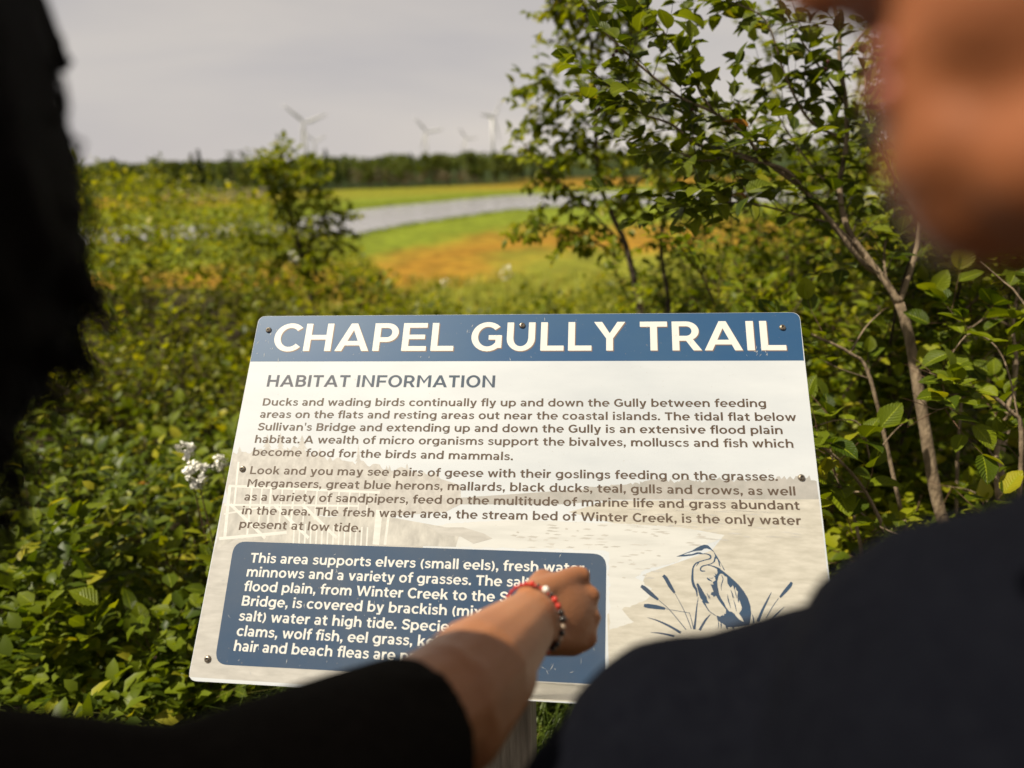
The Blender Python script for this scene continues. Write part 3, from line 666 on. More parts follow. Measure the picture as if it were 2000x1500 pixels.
def ground_z(x, y):
    a = math.atan2(x, y); d = math.hypot(x, y)
    z = slope_z(x, y) if y > 0 else 0.0
    if y > 20 and abs(a) < 1.0:
        nb, fb, fe = interp(near_bank, a), interp(far_bank, a), interp(forest_edge, a)
        wob = 1.6 * noise.noise(Vector((x * .13, y * .13, 0))) + 1.2 * noise.noise(Vector((x * .5, y * .5, 7)))
        inw = sstep(nb + wob - .6, nb + wob + 1.0, d) * (1 - sstep(fb - wob - 2.5, fb - wob + 1, d))
        z -= 1.0 * inw
        z += 1.8 * sstep(fe - 3, fe + 60, d)
    z += .05 * noise.noise(Vector((x * .6, y * .6, 3.1))) * (1 if d < 40 else .4)
    return z
ang = [R_(-180 + i * 5) for i in range(0, 26)] + [R_(-50 + i * .45) for i in range(0, 224)] + [R_(52 + i * 5) for i in range(0, 26)]
rad = [0.25 * 1.06 ** i for i in range(0, 60)]
rad += [rad[-1] * 1.035 ** i for i in range(1, 29)]
rad += [rad[-1] * 1.0105 ** i for i in range(1, 215)]
while rad[-1] < 9000: rad.append(rad[-1] * 1.18)
V = [(0, 0, ground_z(0, 0))]; zone = [0]
def zone_of(x, y):
    """0 dark soil under shrubs, 1 pale green sedge, 2 bright green, 3 orange-brown"""
    return 0
zt = []
for r in rad:
    for a in ang:
        x, y = r * math.sin(a), r * math.cos(a)
        V.append((x, y, ground_z(x, y)))
na = len(ang); Fq = []
for i in range(len(rad) - 1):
    for k in range(na):
        k2 = (k + 1) % na
        a0 = 1 + i * na
        Fq.append((a0 + k, a0 + na + k, a0 + na + k2, a0 + k2))
tri = [(0, 1 + k, 1 + (k + 1) % na) for k in range(na)]
me = bpy.data.meshes.new('ground'); me.from_pydata(V, [], [f[::-1] for f in Fq] + [t_[::-1] for t_ in tri]); me.update()
if me.polygons[100].normal.z < 0: me.flip_normals()
# colour zones of the marsh by distance between the banks (sedges, cordgrass, rust-coloured rushes)
cols = np.zeros((len(V), 4), np.float32)
SOIL = np.array((.035, .026, .014)); SEDGE = np.array((.185, .19, .02)); BRIGHT = np.array((.155, .19, .015)); RUST = np.array((.275, .148, .016)); OLIVE = np.array((.19, .19, .02)); WOOD = np.array((.03, .045, .012))
for i, (x, y, z) in enumerate(V):
    d = math.hypot(x, y); a = math.atan2(x, y) if d else 0
    if y < 8 or abs(a) > 1.05: c = SOIL if d < 60 else OLIVE
    else:
        nb, fb, fe = interp(near_bank, a), interp(far_bank, a), interp(forest_edge, a)
        n1 = noise.noise(Vector((x * .08, y * .05, 0))); n2 = noise.noise(Vector((x * .35, y * .15, 5)))
        f = d / nb + .10 * n1 + .05 * n2 + .03 * noise.noise(Vector((x * 1.1, y * .5, 2)))
        lo = .50 + .08 * n1; 
        if d < fb:
            # bank soil -> sedge -> rust -> bright green at the water
            c = SOIL * .3 + SEDGE * .7
            c = c + (SEDGE - c) * sstep(.30, .42, f)
            c = c + (RUST - c) * sstep(.44, .56, f)
            k = sstep(.66, .76, f); c = c + (OLIVE * .5 + RUST * .5 - c) * sstep(.58, .66, f) * .5
            c = c + (BRIGHT - c) * k
            c = c * (1 + .25 * n2)
            if y < 16: c = SOIL + (c - SOIL) * sstep(8, 16, y)
        else:
            g_ = (d - fb) / max(fe - fb, 1) + .15 * n1
            c = BRIGHT + (RUST - BRIGHT) * sstep(.25, .45, g_) * (.6 + .4 * math.sin(a * 9))
            c = c + (WOOD - c) * sstep(.97, 1.05, g_)
    cols[i, :3] = c; cols[i, 3] = 1
ca = me.color_attributes.new('growth', 'FLOAT_COLOR', 'POINT'); ca.data.foreach_set('color', cols.ravel())
gm = bpy.data.materials.new('ground_cover'); gm.use_nodes = True; t = gm.node_tree; b = t.nodes['Principled BSDF']; b.inputs['Roughness'].default_value = .95; b.inputs['Specular IOR Level'].default_value = .1
at = N(t, 'ShaderNodeAttribute', attribute_name='growth'); g = N(t, 'ShaderNodeNewGeometry'); n = N(t, 'ShaderNodeTexNoise'); n.inputs['Scale'].default_value = 1.1; n.inputs['Detail'].default_value = 8
t.links.new(g.outputs['Position'], n.inputs['Vector']); mr = N(t, 'ShaderNodeMapRange'); mr.inputs[1].default_value = .3; mr.inputs[2].default_value = .7; mr.inputs[3].default_value = .6; mr.inputs[4].default_value = 1.35; t.links.new(n.outputs[0], mr.inputs[0])
vm = N(t, 'ShaderNodeVectorMath', operation='SCALE'); t.links.new(at.outputs['Color'], vm.inputs[0]); t.links.new(mr.outputs[0], vm.inputs['Scale']); t.links.new(vm.outputs[0], b.inputs['Base Color'])
bp_ = N(t, 'ShaderNodeBump'); bp_.inputs['Distance'].default_value = .06; bp_.inputs['Strength'].default_value = .6; n2 = N(t, 'ShaderNodeTexNoise'); n2.inputs['Scale'].default_value = 9; n2.inputs['Detail'].default_value = 6
t.links.new(g.outputs['Position'], n2.inputs['Vector']); t.links.new(n2.outputs[0], bp_.inputs['Height']); t.links.new(bp_.outputs[0], b.inputs['Normal'])
me.materials.append(gm); me.polygons.foreach_set('use_smooth', [True] * len(me.polygons))
link('ground', me, kind='structure')

wm = bpy.data.materials.new('river_water'); wm.use_nodes = True; t = wm.node_tree; b = t.nodes['Principled BSDF']
b.inputs['Base Color'].default_value = (.32, .31, .335, 1); b.inputs['Roughness'].default_value = .16; b.inputs['IOR'].default_value = 1.33
g = N(t, 'ShaderNodeNewGeometry'); mpn = N(t, 'ShaderNodeMapping'); mpn.inputs['Scale'].default_value = (.3, 1.6, 1); t.links.new(g.outputs['Position'], mpn.inputs[0])
n = N(t, 'ShaderNodeTexNoise'); n.inputs['Scale'].default_value = 1.6; n.inputs['Detail'].default_value = 5; t.links.new(mpn.outputs[0], n.inputs['Vector'])
bp_ = N(t, 'ShaderNodeBump'); bp_.inputs['Distance'].default_value = .05; bp_.inputs['Strength'].default_value = .6; t.links.new(n.outputs[0], bp_.inputs['Height']); t.links.new(bp_.outputs[0], b.inputs['Normal'])
zw = ZM - .28
wv = [(-120, 30, zw), (200, 30, zw), (200, 190, zw), (-120, 190, zw)]
link('river', mesh('river', wv, [(0, 1, 2, 3)], wm), kind='structure')

# ------------------------------------------------------------------ far forest
def leaf_cards(C, size, r, up=.3):
    """C (n,3) centres -> rhombic leaf clumps as quads"""
    n = len(C); d = r.normal(size=(n, 3)); d /= np.linalg.norm(d, axis=1)[:, None]
    q = r.normal(size=(n, 3)); q[:, 2] += up; q -= d * (d * q).sum(1)[:, None]; q /= np.linalg.norm(q, axis=1)[:, None]
    s = (size * r.uniform(.6, 1.3, n))[:, None]
    V = np.stack([C - d * s, C + q * s * .6, C + d * s, C - q * s * .6], 1).reshape(-1, 3)
    return V, np.arange(n * 4).reshape(-1, 4)
M['crown_dark'] = leaf_mat('conifer_needles', (.028, .045, .012), (.065, .090, .022), (.06, .085, .02), trans=.15, veins=False, rough=.7)
M['crown_green'] = leaf_mat('broadleaf_far', (.045, .068, .010), (.13, .155, .022), (.16, .15, .03), trans=.3, veins=False, rough=.7)
M['crown_grey'] = leaf_mat('bare_scrub', (.10, .085, .05), (.20, .16, .10), (.16, .17, .07), trans=.1, veins=False, rough=.8)
M['trunk_far'] = mat('grey_trunk', (.10, .08, .06), .9, var=(.20, .17, .14), scale=3)
def spruce_proto(h, seed):
    r = np.random.default_rng(seed); n = 420
    t_ = r.uniform(.12, 1, n) ** .8; rr = (1 - t_) * h * .17 + .08; tiers = .75 + .25 * np.cos(t_ * h * 7.0)
    a = r.uniform(0, 6.283, n); q = rr * tiers * np.sqrt(r.uniform(.3, 1, n))
    C = np.c_[np.cos(a) * q, np.sin(a) * q, t_ * h - q * .25]
    return leaf_cards(C, h * .045, r)
def broad_proto(h, seed, dens=520):
    r = np.random.default_rng(seed); k = 9
    cc = np.c_[r.normal(0, h * .17, k), r.normal(0, h * .17, k), r.uniform(.35, .85, k) * h]; cs = r.uniform(.12, .22, k) * h
    i = r.integers(0, k, dens); d = r.normal(size=(dens, 3)); d /= np.linalg.norm(d, axis=1)[:, None]
    C = cc[i] + d * (cs[i] * r.uniform(.6, 1, dens))[:, None]
    return leaf_cards(C, h * .05, r)
def far_tree(kind, x, y, h, label, group=None, seed=0, proto=None):
    z = ground_z(x, y) - .1
    name, cat = {'spruce': ('spruce_tree', 'spruce'), 'broad': ('broadleaf_tree', 'tree'), 'snag': ('bare_tree', 'dead tree'), 'grey': ('grey_shrub', 'shrub')}[kind]
    o = empty(name, (x, y, z), label=label, cat=cat, group=group); o.rotation_euler.z = seed * 1.7; o.scale = (h, h, h) if False else (1, 1, 1)
    if proto:
        for ch in proto.children:
            c = ch.copy(); COL.objects.link(c); c.parent = o; c.scale = (h / proto['height'],) * 3
        return o
    o['height'] = h
    mb = MB(); mb.tube([(0, 0, 0), (0, 0, h * .5), (0, 0, h * .97)], [h * .022, h * .014, h * .003], 5); mb.build('trunk', M['trunk_far'], o)
    if kind == 'spruce': V, Fc = spruce_proto(h, seed); m = M['crown_dark']
    elif kind == 'broad': V, Fc = broad_proto(h, seed); m = M['crown_green']
    elif kind == 'grey': V, Fc = broad_proto(h, seed, 300); m = M['crown_grey']
    else:
        mb = MB(); r = random.Random(seed)
        for i in range(16):
            zz = h * r.uniform(.4, .95); a = r.uniform(0, 6.28); L = h * .12 * (1.2 - zz / h); mb.tube([(0, 0, zz), (math.cos(a) * L, math.sin(a) * L, zz + L * .2)], [.03, .01], 4)
        mb.build('branch', M['trunk_far'], o, kind='stuff')
        r2 = np.random.default_rng(seed); C = np.c_[r2.normal(0, h * .05, 50), r2.normal(0, h * .05, 50), r2.uniform(.8, .97, 50) * h]
        V, Fc = leaf_cards(C, h * .03, r2); m = M['crown_dark']
    link('crown', fast_mesh('crown', V, Fc, m, tint=np.repeat(np.random.default_rng(seed + 5).uniform(0, .7, len(Fc)), 4)), o)
    return o
def fe_point(px, extra=0):
    a = polar(px, 380)[0]; d = interp(forest_edge, a) + extra; return d * math.sin(a), d * math.cos(a), d
def height_for(px, top_y, x, y):
    q = Vector((x, y, 0)); dd = (q - CAM).dot(FWD)
    # solve z so that it projects on top_y
    lo, hi = -4, 60
    for _ in range(40):
        m_ = (lo + hi) / 2
        if proj((x, y, m_))[1] > top_y: lo = m_
        else: hi = m_
    return lo - ground_z(x, y)
protos = {}
singles = [
 ('spruce', 398, 292, 6, 'tallest dark spruce rising from the far treeline at left'),
 ('spruce', 383, 300, 9, 'dark spruce just left of the tallest spruce in the far treeline'),
 ('spruce', 314, 306, 4, 'slim spruce tip above the far treeline, left of the paired spruces'),
 ('snag', 459, 292, 5, 'thin half-bare conifer above the far treeline, left one of two'),
 ('snag', 483, 291, 8, 'thin half-bare conifer above the far treeline, right one of two'),
 ('spruce', 643, 292, 6, 'pointed spruce in the far treeline right of the largest turbine'),
 ('spruce', 232, 308, 5, 'short spruce at the left end of the far treeline near the dark hair'),
 ('spruce', 145, 306, 3, 'spruce beside the dark hair at the far left of the treeline'),
 ('spruce', 806, 299, 12, 'small spruce tip in the far treeline below the middle turbine'),
 ('broad', 340, 338, -4, 'pale green broadleaf tree at the foot of the far treeline, left'),
 ('broad', 375, 335, -5, 'pale green broadleaf tree in front of the tallest far spruce'),
]
for i, (k, px, ty, ex, lb) in enumerate(singles):
    x, y, d = fe_point(px, ex); h = height_for(px, ty, x, y)
    o = far_tree(k, x, y, h, lb, seed=20 + i)
    protos.setdefault(k, o)
x, y, d = fe_point(745, -3); protos['grey'] = far_tree('grey', x, y, height_for(745, 325, x, y), 'grey-brown leafless shrub in the clump before the far forest', 'grey shrubs before the far forest', seed=77)
rf = random.Random(5)
for i in range(11):
    px = (728, 762, 782, 800, 822, 845, 868, 880, 905, 930, 700)[i]; x, y, d = fe_point(px, rf.uniform(-4, 0)); far_tree('grey', x, y, height_for(px, 330 + rf.uniform(-6, 12), x, y), 'grey-brown leafless shrub in the clump before the far forest', 'grey shrubs before the far forest', seed=i, proto=protos['grey'])
for i in range(70):
    px = -60 + i * 17 + rf.uniform(-8, 8); x, y, d = fe_point(px, rf.uniform(-2, 6)); top = 322 - .024 * (px - 150) + rf.choice((rf.uniform(-10, 4), rf.uniform(0, 16)))
    k = 'spruce' if (px < 560 and rf.random() < .75) or rf.random() < .5 else 'broad'
    far_tree(k, x, y, height_for(px, top, x, y), {'spruce': 'dark spruce standing within the front row of the far treeline', 'broad': 'round-topped broadleaf tree within the front row of the far forest'}[k], {'spruce': 'spruces in the front row of the far treeline', 'broad': 'broadleaf trees in the front row of the far forest'}[k], seed=i, proto=protos[k])
# the wood behind reads as one mass
r = np.random.default_rng(9); Cs = []; 
for i in range(4200):
    px = r.uniform(-500, 2500); ex = r.uniform(3, 60) ** 1.0; x, y, d = fe_point(min(max(px, -200), 2300), ex)
    a = math.atan2(x, y) + (0 if -200 <= px <= 2300 else (px - (2300 if px > 0 else -200)) / F_PX); x, y = d * math.sin(a), d * math.cos(a)
    top = 321 - .0245 * (px - 150) - ex * .02 + 12 * noise.noise(Vector((px * .02, 0, 0))) + 5 * noise.noise(Vector((px * .07, 3, 0))) + r.uniform(-1, 5)
    ztop = ground_z(x, y) + max(2.5, (CAM.z + d * .012 * (1 + .2 * r.normal())) - ground_z(x, y)) if not (-100 < px < 2100) else ground_z(x, y) + max(2, height_for(px, top, x, y))
    for k in range(9):
        hh = r.uniform(0, 1) ** .6; zz = ztop - (1 - hh) * 4.0
        Cs.append((x + r.normal(0, .9) * (1.15 - hh * .7), y + r.normal(0, .9), zz))
V, Fc = leaf_cards(np.array(Cs), .55, r)
tintf = np.repeat(r.uniform(0, .95, len(Fc)), 4)
link('forest', fast_mesh('forest', V, Fc, M['crown_green'], tint=tintf), kind='stuff', label='low green wood along the far side of the marsh')

# ------------------------------------------------------------------ wind turbines
M['turbine'] = mat('turbine_paint', (.70, .69, .68), .45)
def turbine(px, hub_y, dist, blade_m, rot, yaw, label):
    a = polar(px, 380)[0]; x, y = dist * math.sin(a), dist * math.cos(a)
    r = ray(px, hub_y); dd = dist / math.hypot(r.x, r.y); hub = CAM + r * dd
    base = Vector((hub.x, hub.y, ground_z(hub.x, hub.y) - 1)); H = hub.z - base.z
    o = empty('wind_turbine', base, label=label, cat='wind turbine'); o.rotation_euler.z = yaw - a
    MB().tube([(0, 0, 0), (0, 0, H * .5), (0, 0, H - 1.6)], [2.7, 2.2, 1.6], 16).build('tower', M['turbine'], o, smooth=True)
    MB().box((0, 1.5, H), (3.4, 9.5, 3.6), bev=.6).build('nacelle', M['turbine'], o)
    MB().capsule((0, -3.6, H), (0, -4.8, H), 1.6, 1.0).build('hub', M['turbine'], o, smooth=True)
    for k in range(3):
        an = rot + k * 2.0944; dv = Vector((math.sin(an), 0, math.cos(an))); nn = Vector((math.cos(an), 0, -math.sin(an)))
        V = []; sec = [(0, 1.1, 1.1), (.06, 1.2, 1.), (.2, 2.4, .6), (.5, 1.8, .35), (.8, 1.2, .2), (1, .4, .08)]
        for t_, c, th in sec:
            for (u_, v_) in ((-.5, 0), (-.2, .5), (.2, .4), (.5, 0), (.2, -.4), (-.2, -.5)):
                V.append(Vector((0, -4.4, H)) + dv * (1.2 + t_ * blade_m) + nn * (u_ * c * 2.2 + (.5 * c if 0 < t_ else 0)) + Vector((0, 1, 0)) * (v_ * th * 2))
        Fc = [(i * 6 + j, i * 6 + (j + 1) % 6, (i + 1) * 6 + (j + 1) % 6, (i + 1) * 6 + j) for i in range(len(sec) - 1) for j in range(6)] + [tuple(range(6))[::-1], tuple(range(30, 36))]
        link('blade', mesh('blade', V, Fc, M['turbine'], True), o)
turbine(593, 240, 1330, 41, R_(-50), .2, 'largest white wind turbine, above the treeline at left')
turbine(614, 276, 2300, 41, R_(65), .3, 'small pale turbine just right of and behind the largest one')
turbine(832, 258, 1800, 41, R_(-40), .2, 'white turbine in the middle, left one of the trio')
turbine(909, 271, 2400, 41, R_(-35), .4, 'smallest faint turbine between two taller ones')
turbine(961, 230, 1300, 40, R_(35), 1.0, 'tall white turbine at right seen edge-on')

# ------------------------------------------------------------------ wooden footbridge at the left end of the marsh
M['bridge_wood'] = mat('bridge_timber', (.42, .37, .30), .8, var=(.55, .50, .42), scale=3)
p0 = on_z(325, 398, ZM); p1 = on_z(520, 388, ZM)
ux = (p1 - p0); Lb = ux.length; ux.normalize(); base = Vector((p0.x, p0.y, ZM))
fb_ = empty('footbridge', base, label='long low wooden footbridge with pale railing posts across the marsh', cat='footbridge')
yaw = math.atan2(ux.y, ux.x); fb_.rotation_euler.z = yaw
nb_ = 26
MB().box((Lb / 2, 0, .62), (Lb, 1.5, .14)).build('deck', M['bridge_wood'], fb_)
for s in (-1, 1): MB().box((Lb / 2, s * .7, 1.72), (Lb, .09, .14)).build('handrail', M['bridge_wood'], fb_)
pm = MB().box((0, 0, 0), (.24, .14, 2.2)).build('post', M['bridge_wood'], fb_); pm.location = (0, -.74, .75)
for i in range(1, nb_):
    c = pm.copy(); COL.objects.link(c); c.location = (Lb * i / (nb_ - 1), -.74, .75)
# ------------------------------------------------------------------ people
def skin_mat(name, base, deep):
    m = mat(name, base, .5, var=deep, scale=9, detail=3, bump=.12, bscale=260, sub=.12, spec=.35)
    return m
M['skin_a'] = skin_mat('skin_arm', (.37, .155, .066), (.29, .11, .046))
M['skin_b'] = skin_mat('skin_face', (.32, .110, .042), (.25, .080, .030))
M['hair'] = mat('black_hair', (.0020, .0013, .001), .75, var=(.004, .0028, .002), spec=.05, scale=40, stretch=(4, 4, .5), bump=.5, bscale=90)
M['shirt_black'] = mat('black_cotton', (.0075, .006, .0045), .95, var=(.011, .009, .007), scale=120, bump=.3, bscale=500, spec=.03)
M['shirt_navy'] = mat('navy_cotton', (.0035, .0038, .0065), .95, var=(.005, .0055, .0085), scale=120, bump=.3, bscale=500, spec=.04, sheen=.0)
M['denim'] = mat('dark_denim', (.02, .025, .045), .9, var=(.035, .04, .065), scale=90)
M['shoe'] = mat('shoe', (.03, .028, .026), .6)
M['nail'] = mat('nail', (.55, .33, .25), .25, coat=.3)
M['lips'] = mat('lips', (.30, .075, .05), .45)
M['eye'] = mat('eye', (.7, .68, .64), .15, coat=.6)
M['iris'] = mat('iris', (.03, .014, .008), .1)

def remeshed(name, mb, voxel, m, parent, smooth=5, off=(0, 0, 0), **kw):
    """union of overlapping solids as one continuous, smoothed surface"""
    me = mesh(name + '_src', [(x - off[0], y - off[1], z - off[2]) for x, y, z in mb.v], mb.f)
    o = bpy.data.objects.new(name + '_src', me); COL.objects.link(o)
    a = o.modifiers.new('r', 'REMESH'); a.mode = 'VOXEL'; a.voxel_size = voxel; a.use_smooth_shade = True
    s = o.modifiers.new('s', 'SMOOTH'); s.factor = .5; s.iterations = smooth
    dg = bpy.context.evaluated_depsgraph_get(); dg.update()
    out = bpy.data.meshes.new_from_object(o.evaluated_get(dg)); out.name = name
    bpy.data.objects.remove(o); bpy.data.meshes.remove(me)
    out.materials.clear(); out.materials.append(m)
    out.polygons.foreach_set('use_smooth', [True] * len(out.polygons))
    return link(name, out, parent, **kw)

def frame(fwd, up):
    f = Vector(fwd).normalized(); l = Vector(up).cross(f).normalized(); u = f.cross(l).normalized()
    return Matrix((f, l, u)).transposed()          # columns forward, left, up

def add_head(mb, c, R, s=1.0):
    """head centred on c (mid-skull), R columns = forward, left, up; real metres"""
    q = lambda x, y, z: Vector(c) + R @ (Vector((x, y, z)) * s)
    B = lambda x, y, z, rx, ry, rz: mb.ball(q(x, y, z), (rx * s, ry * s, rz * s), R, 18, 12)
    B(-.012, 0, .035, .098, .076, .092)             # cranium
    B(.025, 0, .012, .066, .066, .080)              # face mass
    B(.044, 0, -.040, .046, .052, .062)             # jaw
    B(.072, 0, -.088, .021, .022, .018)             # chin
    B(.076, 0, -.076, .0215, .028, .020)            # fold under the lower lip
    B(.066, 0, -.050, .027, .042, .030)
    for sg in (-1, 1):
        B(.062, sg * .034, -.012, .026, .024, .024)     # cheekbone
        mb.capsule(q(.062, sg * .020, -.086), q(.000, sg * .054, -.062), .018 * s, .020 * s)   # jaw line
        B(.082, sg * .020, .030, .016, .022, .009)      # brow
        B(-.008, sg * .076, .000, .020, .008, .032)     # ear
        B(.004, sg * .080, -.004, .008, .008, .020)
        B(.093, sg * .011, -.030, .010, .008, .008)     # nostril wing
    mb.capsule(q(.088, 0, .022), q(.104, 0, -.018), .008 * s, .0105 * s)     # nose bridge
    B(.107, 0, -.024, .0115, .011, .010)            # nose tip
    mb.capsule(q(.088, -.014, -.052), q(.088, .014, -.052), .008 * s, .008 * s)
    mb.capsule(q(.087, -.013, -.063), q(.087, .013, -.063), .0085 * s, .0085 * s)
def face_parts(head_parent, c, R, off, s=1.0):
    q = lambda x, y, z: Vector(c) + R @ (Vector((x, y, z)) * s) - off
    for sg in (-1, 1):
        e = MB().ball(q(.078, sg * .030, .012), .0118 * s, None, 14, 10).build('eye', M['eye'], head_parent, smooth=True)
        MB().ball(q(.0865, sg * .031, .012), (.0045 * s,) * 3, None, 10, 8).build('iris', M['iris'], e, smooth=True)
    mb = MB(); mb.capsule(q(.0945, -.016, -.0525), q(.0945, .016, -.0525), .0038, .0038); mb.capsule(q(.0945, -.013, -.0615), q(.0945, .013, -.0615), .0045, .0045)
    mb.build('lips', M['lips'], head_parent, smooth=True)

def hand(mb, wr, Rh, curl, thumb_to=None, s=1.0, side=1):
    """hand from wrist wr; Rh columns = along fingers, towards thumb side, out of the back of the hand.
    curl: four lists of three bend angles (degrees) index..little"""
    q = lambda x, y, z: Vector(wr) + Rh @ (Vector((x, y, z)) * s)
    mcp = [(.088, .030, .004), (.092, .009, .006), (.086, -.012, .004), (.076, -.030, 0)]
    lens = [(.043, .026, .022), (.047, .030, .023), (.043, .028, .022), (.034, .021, .020)]
    rr = [.0092, .0095, .0090, .0080]
    for i, (x, y, z) in enumerate(mcp):
        mb.capsule(q(.005, y * .55, 0), q(x - .004, y, z - .004), .0165 * s, .0125 * s)
        mb.ball(q(x, y, z), .0108 * s)                # knuckle
        p = Vector((x, y, z)); an = 0; rad = rr[i]
        for j in range(3):
            an += R_(curl[i][j]); sp = R_(curl[i][3] if len(curl[i]) > 3 else 0)
            d = Vector((math.cos(an), math.sin(sp), -math.sin(an))).normalized()
            n_ = p + d * lens[i][j]; mb.capsule(q(*p), q(*n_), rad * s, (rad - .0009) * s); p = n_; rad -= .0008
        if i == 0: tip = q(*p); tipd = Rh @ d
    mb.ball(q(.050, -.001, -.002), (.056 * s, .038 * s, .0195 * s), Rh, 18, 12)
    mb.ball(q(.076, -.002, -.001), (.022 * s, .036 * s, .0142 * s), Rh, 18, 12)
    mb.capsule(q(.018, .018, -.006), q(.050, .034, -.016), .0165 * s, .0125 * s)
    th = thumb_to or [(.078, .044, -.018), (.100, .034, -.022)]
    mb.capsule(q(.050, .034, -.016), q(*th[0]), .0122 * s, .0105 * s); mb.capsule(q(*th[0]), q(*th[1]), .0105 * s, .0085 * s)
    mb.capsule(q(.02, -.022, -.008), q(.062, -.030, -.008), .015 * s, .014 * s)
    return tip, tipd

def lerp(a, b, t): return Vector(a) * (1 - t) + Vector(b) * t

# ---------- person at the left: black hair, black short-sleeved top, right arm reaching out to point
head_c = P(-400, 330, .315)
base1 = Vector((head_c.x - .06, head_c.y - .05, 0)); 
p1 = empty('person', base1, label='person with black hair and black top pointing at the sign with a beaded bracelet', cat='person'); off = base1
Rh1 = frame((.25, .93, -.30), (0, .1, 1))
sh_r = P(330, 1700, .36); el = P(866, 1378, .565); wr = P(1040, 1206, .765)
sh_r = Vector((sh_r.x, sh_r.y, sh_r.z))
nb = Vector((base1.x + .01, base1.y + .0, head_c.z - .255))           # base of the neck
sh_l = nb + Vector((-.20, -.06, -.05)); hipc = Vector((base1.x, base1.y - .03, .92))
mb = MB(); add_head(mb, head_c, Rh1)
mb.capsule(head_c + Rh1 @ Vector((-.02, 0, -.05)), nb, .055, .060)
mb.capsule(nb, sh_r, .036, .044); mb.capsule(nb, sh_l, .036, .044)
mb.capsule(nb + Vector((0, 0, -.08)), hipc, .085, .09)
mb.capsule(sh_r, lerp(sh_r, el, .5), .047, .047); mb.capsule(lerp(sh_r, el, .5), el, .047, .046)
mb.ball(el, .0475)
mid = lerp(el, wr, .32)
mb.capsule(el, mid, .0465, .046); mb.capsule(mid, lerp(el, wr, .75), .0455, .0355); mb.capsule(lerp(el, wr, .75), wr, .035, .0295)
mb.capsule(el + Vector((.012, -.01, -.014)), lerp(el, wr, .4) + Vector((.014, 0, -.012)), .034, .032)
# hand: fingers lead towards the sign and to the right, back of the hand to the upper right
k1 = P(1146, 1184, .84)                                          # row of knuckles
fdir = (k1 - wr).normalized()
thumb_side = (P(1075, 1090, .86) - P(1120, 1250, .83))
bk = fdir.cross(thumb_side).normalized()
if bk.dot(CAM - wr) < 0: bk = -bk
th_ = bk.cross(fdir).normalized() 
if th_.dot(thumb_side) < 0: th_ = -th_
HR = Matrix((fdir, th_, bk)).transposed()
# left arm hangs
el_l = sh_l + Vector((-.05, -.03, -.28)); wr_l = el_l + Vector((.02, .10, -.22))
mb.capsule(sh_l, el_l, .046, .038); mb.capsule(el_l, wr_l, .038, .026)
tipI, tipD = hand(mb, wr, HR, [(44, 6, 4, 6), (72, 88, 50), (76, 90, 52), (78, 92, 52)], [(.064, .034, -.030), (.082, .014, -.036)], s=1.10)
HL = Matrix((Vector((.1, .3, -.95)).normalized(), Vector((.3, .9, .3)).normalized(), Vector((-1, .1, 0)).normalized())).transposed()
hand(mb, wr_l, HL, [(15, 20, 12), (20, 25, 15), (22, 28, 15), (25, 30, 18)])
body = remeshed('body', mb, .0034, M['skin_a'], p1, smooth=4, off=off)
face_parts(body, head_c, Rh1, off)
npos = tipI + bk * .0065; mbn = MB(); mbn.ball(npos - tipD * .002 - off, (.0075, .0058, .0022), Matrix((tipD.normalized(), tipD.cross(bk).normalized(), bk)).transposed()); mbn.build('fingernail', M['nail'], p1, smooth=True)
# black top with short sleeves
mb = MB()
slv = P(792, 1448, .53)
mb.capsule(sh_r, lerp(sh_r, slv, .55), .066, .062); 
mb.capsule(nb + Vector((0, 0, -.06)), sh_r, .075, .064); mb.capsule(nb + Vector((0, 0, -.06)), sh_l, .075, .062)
mb.capsule(nb + Vector((0, 0, -.16)), nb + Vector((0, 0, -.35)), .135, .13); mb.capsule(nb + Vector((-.06, 0, -.14)), hipc + Vector((-.05, 0, .08)), .11, .115); mb.capsule(nb + Vector((.06, 0, -.14)), hipc + Vector((.05, 0, .08)), .11, .115)
mb.capsule(sh_l, lerp(sh_l, el_l, .5), .060, .056)
ax = (slv - sh_r).normalized()
# open, flared sleeve end
st = lerp(sh_r, slv, .35); pts = [st, lerp(st, slv, .5), slv]
mb.tube([sh_r, st, lerp(st, slv, .5), slv + ax * .004], [.064, .064, .062, .059], 28)
# folds
for k in range(5):
    t_ = .3 + k * .13; c = lerp(sh_r, slv, t_); an = k * 1.9; o1 = (ax.orthogonal().normalized() * math.cos(an) + ax.cross(ax.orthogonal()).normalized() * math.sin(an))
    mb.capsule(c + o1 * .053, c + o1 * .056 + ax * .05 + ax.cross(o1) * .02, .009, .006)
top1 = remeshed('top', mb, .005, M['shirt_black'], p1, smooth=6, off=off)
mb = MB()
for sg in (-1, 1):
    h = hipc + Vector((sg * .085, 0, 0)); kn = Vector((h.x + sg * .02, h.y + .02, .48)); an = Vector((h.x + sg * .03, h.y - .01, .10))
    mb.capsule(h, kn, .098, .072); mb.capsule(kn, an, .070, .052)
mb.capsule(hipc + Vector((-.07, 0, .03)), hipc + Vector((.07, 0, .03)), .115, .115)
remeshed('trousers', mb, .012, M['denim'], p1, smooth=4, off=off)
for sg in (-1, 1):
    an = Vector((hipc.x + sg * .115, hipc.y - .01, .045)); mb = MB(); mb.capsule(an + Vector((0, -.05, 0)), an + Vector((0, .14, -.008)), .045, .036); mb.v = [(x, y, max(z, .004)) for x, y, z in mb.v]; mb.build('shoe', M['shoe'], p1, smooth=True, off=off)
